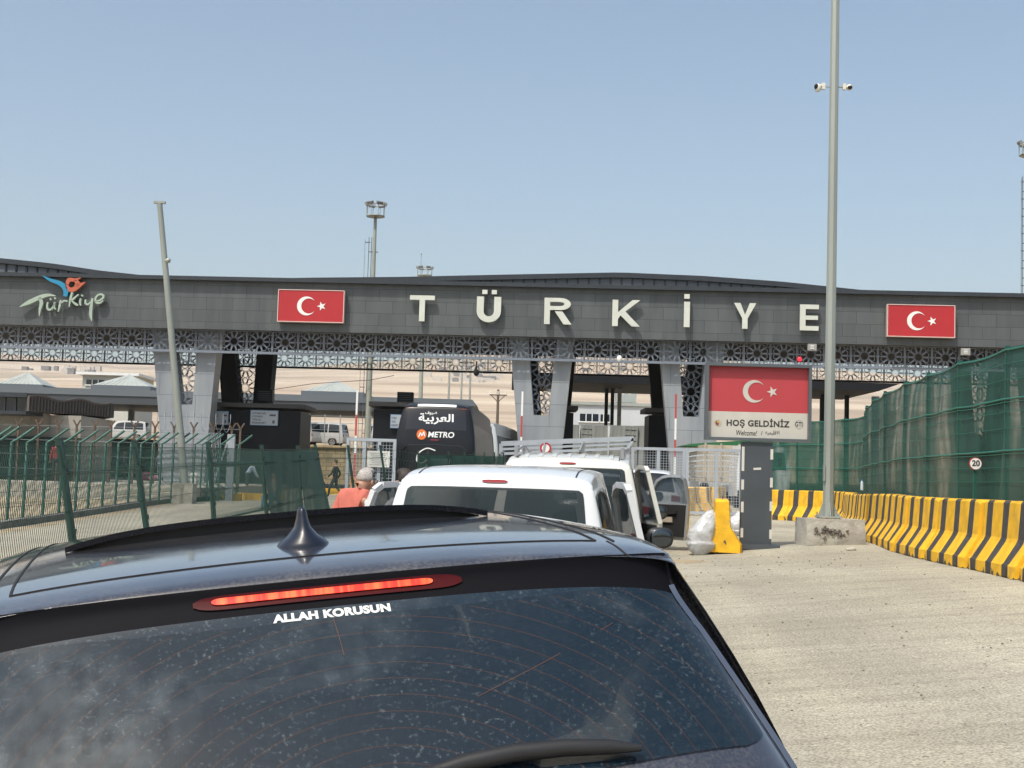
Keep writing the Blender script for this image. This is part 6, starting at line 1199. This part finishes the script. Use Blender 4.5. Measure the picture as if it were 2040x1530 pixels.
# ------------------------------------------------------------------ people: one continuous skinned body, clothing by nearest limb
M_skin = mat('skin_tan', (.36, .20, .13), .55, var=.08, scale=14); M_hairg = mat('hair_grey', (.34, .32, .30), .8, var=.3, scale=60); M_hairb = mat('hair_dark', (.03, .022, .018), .7, var=.3, scale=60)
def person(label, M, cloth, hair, J=None, h=1.74, bare_arm=False, face=True, sub=2):
    """joints for a 1.74 m standing figure facing +Y; J overrides joints"""
    j = dict(pel=(0, 0, .95), wst=(0, .0, 1.08), chs=(0, .0, 1.30), nkb=(0, -.01, 1.46), nk=(0, .0, 1.53), hd1=(0, .015, 1.60), hd2=(0, .01, 1.67),
             shl=(-.18, -.01, 1.42), ell=(-.235, -.04, 1.14), wrl=(-.25, .06, .90), hal=(-.25, .09, .82), shr=(.18, -.01, 1.42), elr=(.235, -.04, 1.14), wrr=(.25, .06, .90), har=(.25, .09, .82),
             hil=(-.095, 0, .90), knl=(-.105, .02, .50), anl=(-.11, -.02, .09), tol=(-.12, .13, .04), hir=(.095, 0, .90), knr=(.105, .02, .50), anr=(.11, -.02, .09), tor=(.12, .13, .04))
    if J: j.update(J)
    names = list(j); rad = dict(pel=(.15, .115), wst=(.145, .11), chs=(.19, .13), nkb=(.12, .095), nk=(.058, .06), hd1=(.088, .104), hd2=(.094, .118), shl=(.075, .08), shr=(.075, .08), ell=(.047, .047), elr=(.047, .047), wrl=(.033, .036), wrr=(.033, .036), hal=(.026, .042), har=(.026, .042), hil=(.09, .095), hir=(.09, .095), knl=(.062, .066), knr=(.062, .066), anl=(.042, .048), anr=(.042, .048), tol=(.042, .03), tor=(.042, .03))
    E_ = [('pel', 'wst', 't'), ('wst', 'chs', 't'), ('chs', 'nkb', 't'), ('nkb', 'nk', 's'), ('nk', 'hd1', 's'), ('hd1', 'hd2', 's'), ('chs', 'shl', 't'), ('shl', 'ell', 't'), ('ell', 'wrl', 'a'), ('wrl', 'hal', 's'), ('chs', 'shr', 't'), ('shr', 'elr', 't'), ('elr', 'wrr', 'a'), ('wrr', 'har', 's'), ('pel', 'hil', 'l'), ('hil', 'knl', 'l'), ('knl', 'anl', 'l'), ('anl', 'tol', 'b'), ('pel', 'hir', 'l'), ('hir', 'knr', 'l'), ('knr', 'anr', 'l'), ('anr', 'tor', 'b')]
    k = h / 1.74; me = bpy.data.meshes.new('person_skeleton'); me.from_pydata([Vector(j[n]) * k for n in names], [(names.index(a), names.index(b)) for a, b, _ in E_], [])
    o = bpy.data.objects.new('person_skeleton', me); COL.objects.link(o); sk = o.modifiers.new('skin', 'SKIN'); sk.use_smooth_shade = True
    for n, sv in zip(names, me.skin_vertices[0].data): sv.radius = (rad[n][0] * k, rad[n][1] * k); sv.use_root = (n == 'pel')
    ss = o.modifiers.new('subdivision', 'SUBSURF'); ss.levels = sub; ss.render_levels = sub
    bpy.context.view_layer.update(); dg = bpy.context.evaluated_depsgraph_get(); bm_ = bpy.data.meshes.new_from_object(o.evaluated_get(dg)); bpy.data.objects.remove(o); bpy.data.meshes.remove(me)
    bm_.name = 'person_body'; reg = {'t': 1, 'a': 0 if bare_arm else 1, 's': 0, 'l': 2, 'b': 3}; mats_ = [M_skin, cloth[0], cloth[1], M_plastic]
    for mt in mats_: bm_.materials.append(mt)
    segs = [(Vector(j[a]) * k, Vector(j[b]) * k, reg[c]) for a, b, c in E_]
    for p in bm_.polygons:
        c = p.center; best = 9e9
        for a, b, rg_ in segs:
            d = b - a; t = max(0, min(1, (c - a).dot(d) / d.length_squared)); q = (a + d * t - c).length_squared
            if q < best: best = q; p.material_index = rg_
        p.use_smooth = True
    r = empty('person', label, 'person', M); b = bpy.data.objects.new('body', bm_); COL.objects.link(b); b.parent = r
    hd = Vector(j['hd2']) * k + Vector((0, .005, -.01)); f_ = (Vector(j['hd1']) - Vector(j['nk'])); 
    m = MB()
    def hs(p):
        n = p.normalized()
        if n.y > .25 and n.z < .7: return p * .55
        if n.z < -.35: return p * .84
        return p * (1 + .03 * math.sin(17 * n.x + 11 * n.y))
    m.ball(hd + Vector((0, -.008, .015)), (.092 * k, .112 * k, .108 * k), 22, 16, fn=hs); m.build('hair', hair, r)
    if face:
        for sg in (-1, 1):
            m = MB(); m.ball(hd + Vector((sg * .083, .0, -.03)) * k, (.012 * k, .02 * k, .032 * k), 8, 6); m.build('ear', M_skin, r)
            m = MB(); m.ball(hd + Vector((sg * .032, .094, -.012)), (.012, .008, .007), 8, 6); m.build('eye', mat('eye_dark', (.05, .035, .03), .3), r)
        m = MB(); m.ball(hd + Vector((0, .108, -.04)), (.016, .022, .026), 8, 6); m.build('nose', M_skin, r); m = MB(); m.ball(hd + Vector((0, .092, -.082)), (.026, .01, .007), 8, 6); m.build('mouth', mat('lips', (.25, .11, .08), .6), r)
    return r
def fingers(r, wrist, dirv, k=1.):
    d = Vector(dirv).normalized(); sx = d.cross(Vector((0, 1, 0))).normalized(); up = sx.cross(d)
    for i, (o_, l) in enumerate(((-.026, .07), (-.009, .078), (.008, .074), (.024, .058))):
        p = Vector(wrist) + d * .07 + sx * o_; m = MB(); m.tube([p, p + d * l * .5 + up * .008, p + d * l * .85 + up * .03], [.0095, .0088, .006], 6); m.build('finger', M_skin, r)
    p = Vector(wrist) + d * .02 - sx * .03; m = MB(); m.tube([p, p - sx * .025 + d * .03, p - sx * .03 + d * .06 + up * .01], [.011, .01, .007], 6); m.build('thumb', M_skin, r)
def at(px, Y, rz, dz=0, z=None):
    X = P(px, 950, Y).x; return Matrix.Translation((X, Y, (gz(X, Y) if z is None else z) + dz)) @ Matrix.Rotation(R(rz), 4, 'Z')
C = lambda n, c, **k: mat('cloth_' + n, c, .85, var=.12, scale=9, bump=.25, bscale=22, **k)
jeans = C('navy_trousers', (.03, .04, .07)); dark = C('dark_trousers', (.025, .025, .028))
hz = P(716, 932, 13.6)
p1 = person('grey haired man in coral red shirt beside the open van door', Matrix.Translation((P(708, 950, 13.6).x, 13.6, hz.z - 1.715)) @ Matrix.Rotation(R(-52), 4, 'Z'), (C('coral_shirt', (.50, .135, .10)), jeans), M_hairg, dict(nkb=(0, .02, 1.47), nk=(0, .07, 1.52), hd1=(0, .12, 1.555), hd2=(0, .145, 1.61), shl=(-.20, .0, 1.44), shr=(.20, .0, 1.44), chs=(0, .0, 1.33), ell=(-.27, -.10, 1.16), wrl=(-.30, -.02, .95), hal=(-.30, .03, .88), elr=(.24, .08, 1.17), wrr=(.16, .30, 1.12), har=(.14, .38, 1.12)))
fingers(p1, (-.30, .0, .90), (0, .3, -1))
m = MB(); m.tube([(0.07 * math.cos(a), .035 + .068 * math.sin(a), 1.50 + .012 * math.sin(a)) for a in [2 * math.pi * i / 16 for i in range(17)]], .014, 6); m.build('collar', MATS['cloth_coral_shirt'], p1)
hz = P(806, 934, 13.4)
p2 = person('dark haired man in pale shirt half hidden behind the white van', Matrix.Translation((P(806, 950, 13.4).x, 13.4, hz.z - 1.775)) @ Matrix.Rotation(R(60), 4, 'Z'), (C('pale_shirt', (.62, .62, .66)), jeans), M_hairb, dict(shl=(-.18, .02, 1.43), ell=(-.25, .08, 1.30), wrl=(-.25, .27, 1.44), hal=(-.25, .33, 1.46)))
person('dark figure in cap walking by the stone wall', at(668, 63, 80, .02), (C('black_shirt', (.012, .013, .016)), dark), M_hairb, dict(knl=(-.1, .22, .52), anl=(-.1, .28, .10), tol=(-.1, .43, .07), knr=(.1, -.05, .50), anr=(.1, -.38, .14), tor=(.1, -.30, .05), elr=(.25, -.16, 1.15), wrr=(.25, -.06, .93), har=(.25, -.02, .86), ell=(-.25, .10, 1.16), wrl=(-.24, .27, .98), hal=(-.24, .33, .93)), face=False)
ZP = 1.18
person('man in white striped shirt seen from behind on the left platform', at(318, 82, 10, 0, ZP), (C('striped_white', (.62, .63, .68)), dark), M_hairb, face=False)
person('person in dark top standing left of the striped shirt man', at(247, 80, -70, 0, ZP), (C('grey_top', (.12, .13, .13)), dark), M_hairb, face=False)
person('person in red top standing at the far left platform', at(111, 58, 20, 0, ZP), (C('red_top', (.32, .025, .03)), dark), M_hairb, face=False)
person('person in light blue shirt bending over luggage beyond the left fence', at(492, 66, -70), (C('light_blue', (.36, .45, .55)), dark), M_hairb, dict(wst=(0, .06, 1.06), chs=(0, .2, 1.24), nkb=(0, .30, 1.36), nk=(0, .35, 1.42), hd1=(0, .40, 1.46), hd2=(0, .43, 1.52), shl=(-.18, .25, 1.33), shr=(.18, .25, 1.33), ell=(-.2, .38, 1.06), wrl=(-.18, .5, .86), hal=(-.18, .55, .8), elr=(.2, .38, 1.06), wrr=(.18, .5, .86), har=(.18, .55, .8)), face=False)
person('seated person in blue trousers behind the green mesh', at(546, 46, 160, -.42), (C('beige_top', (.30, .24, .2)), C('blue_trousers', (.06, .16, .24))), M_hairb, dict(knl=(-.16, .40, .95), anl=(-.16, .42, .52), tol=(-.16, .55, .47), knr=(.16, .40, .95), anr=(.16, .42, .52), tor=(.16, .55, .47)), face=False)
stool = MB(); stool.box((0, 0, .4), (.4, .4, .06)); [stool.box((x, y, .19), (.04, .04, .37)) for x in (-.17, .17) for y in (-.17, .17)]; stool = stool.build('stool', mat('stool_blue', (.05, .12, .2), .6)); stool.location = on(P(546, 950, 46).x, 46); tag(stool, 'low stool under the seated person behind the green mesh', 'stool')
# luggage on the platform
def suitcase(px, Y, w, h, col, lb, z=ZP):
    X = P(px, 950, Y).x; r = empty('luggage', lb, 'luggage', (X, Y, gz(X, Y) if z is None else z), 'luggage on the left platform'); m = MB(); m.ball((0, 0, h / 2), (w * .56, .2, h * .52), 16, 12, fn=lambda p: Vector((math.copysign(min(abs(p.x), w / 2), p.x), math.copysign(min(abs(p.y), .15), p.y), math.copysign(min(abs(p.z), h / 2), p.z)))); m.build('case', mat('luggage_' + col[0], col[1], .6, var=.2, scale=4), r); m = MB(); m.tube([(-.1, 0, h), (-.1, 0, h + .08), (.1, 0, h + .08), (.1, 0, h)], .015, 6); m.build('handle', M_plastic, r)
suitcase(295, 79, .75, .5, ('red', (.45, .03, .04)), 'bright red bag left of the striped shirt man'); suitcase(290, 77, .8, .45, ('plum', (.2, .04, .09)), 'plum coloured bag in front of the red bag'); suitcase(306, 76.5, .5, .35, ('pink', (.4, .14, .2)), 'pink bag at the feet of the striped shirt man'); suitcase(335, 78, .7, .4, ('navy', (.03, .05, .12)), 'dark blue bag right of the striped shirt man'); suitcase(145, 76, .5, .7, ('blue', (.08, .12, .22)), 'blue suitcase left end of the platform'); suitcase(470, 63, .35, .5, ('orange', (.5, .1, .04)), 'orange red suitcase beyond the pale steel gate post', None)
# loose grit and scraps on the road: nobody could count them
rv = random.Random(11); gr = MB()
for _ in range(520):
    Y = rv.uniform(4.5, 24); X = rv.uniform(.9 + Y * .06, 5.4 if Y < 16 else 5.8); s = rv.choice((.004, .005, .006, .009)) * (1 + Y * .03); c = rv.random()
    gr.box((X, Y, ground_z(X, Y) + .014 + s * .3), (s * rv.uniform(1, 3 if c > .8 else 1.6), s, s * (.15 if c > .8 else .8)), Matrix.Rotation(rv.uniform(0, 3), 3, 'Z'), mi=1 if c > .8 else (2 if c > .5 else 0))
o = gr.build('road_grit', [mat('grit_dark', (.15, .135, .115), .9), mat('paper_scrap', (.6, .58, .53), .8), mat('grit_tan', (.26, .23, .18), .9)]); o['kind'] = 'stuff'; o['label'] = 'loose grit and paper scraps scattered on the dusty road'
# ------------------------------------------------------------------ haze: a closed box of even thin air round the whole scene
hz_ = MB(); hz_.box((0, 3400, 330), (14400, 8400, 700)); hm = bpy.data.materials.new('haze'); hm.use_nodes = True; nt = hm.node_tree; nt.nodes.remove(nt.nodes['Principled BSDF'])
pv = nt.nodes.new('ShaderNodeVolumePrincipled'); pv.inputs['Color'].default_value = (.88, .93, .94, 1); pv.inputs['Density'].default_value = 1.0e-4; nt.links.new(pv.outputs[0], nt.nodes['Material Output'].inputs['Volume'])
hzo = hz_.build('haze', hm, recalc=True); hzo['kind'] = 'stuff'; hzo['label'] = 'thin pale haze filling the air to the hills'
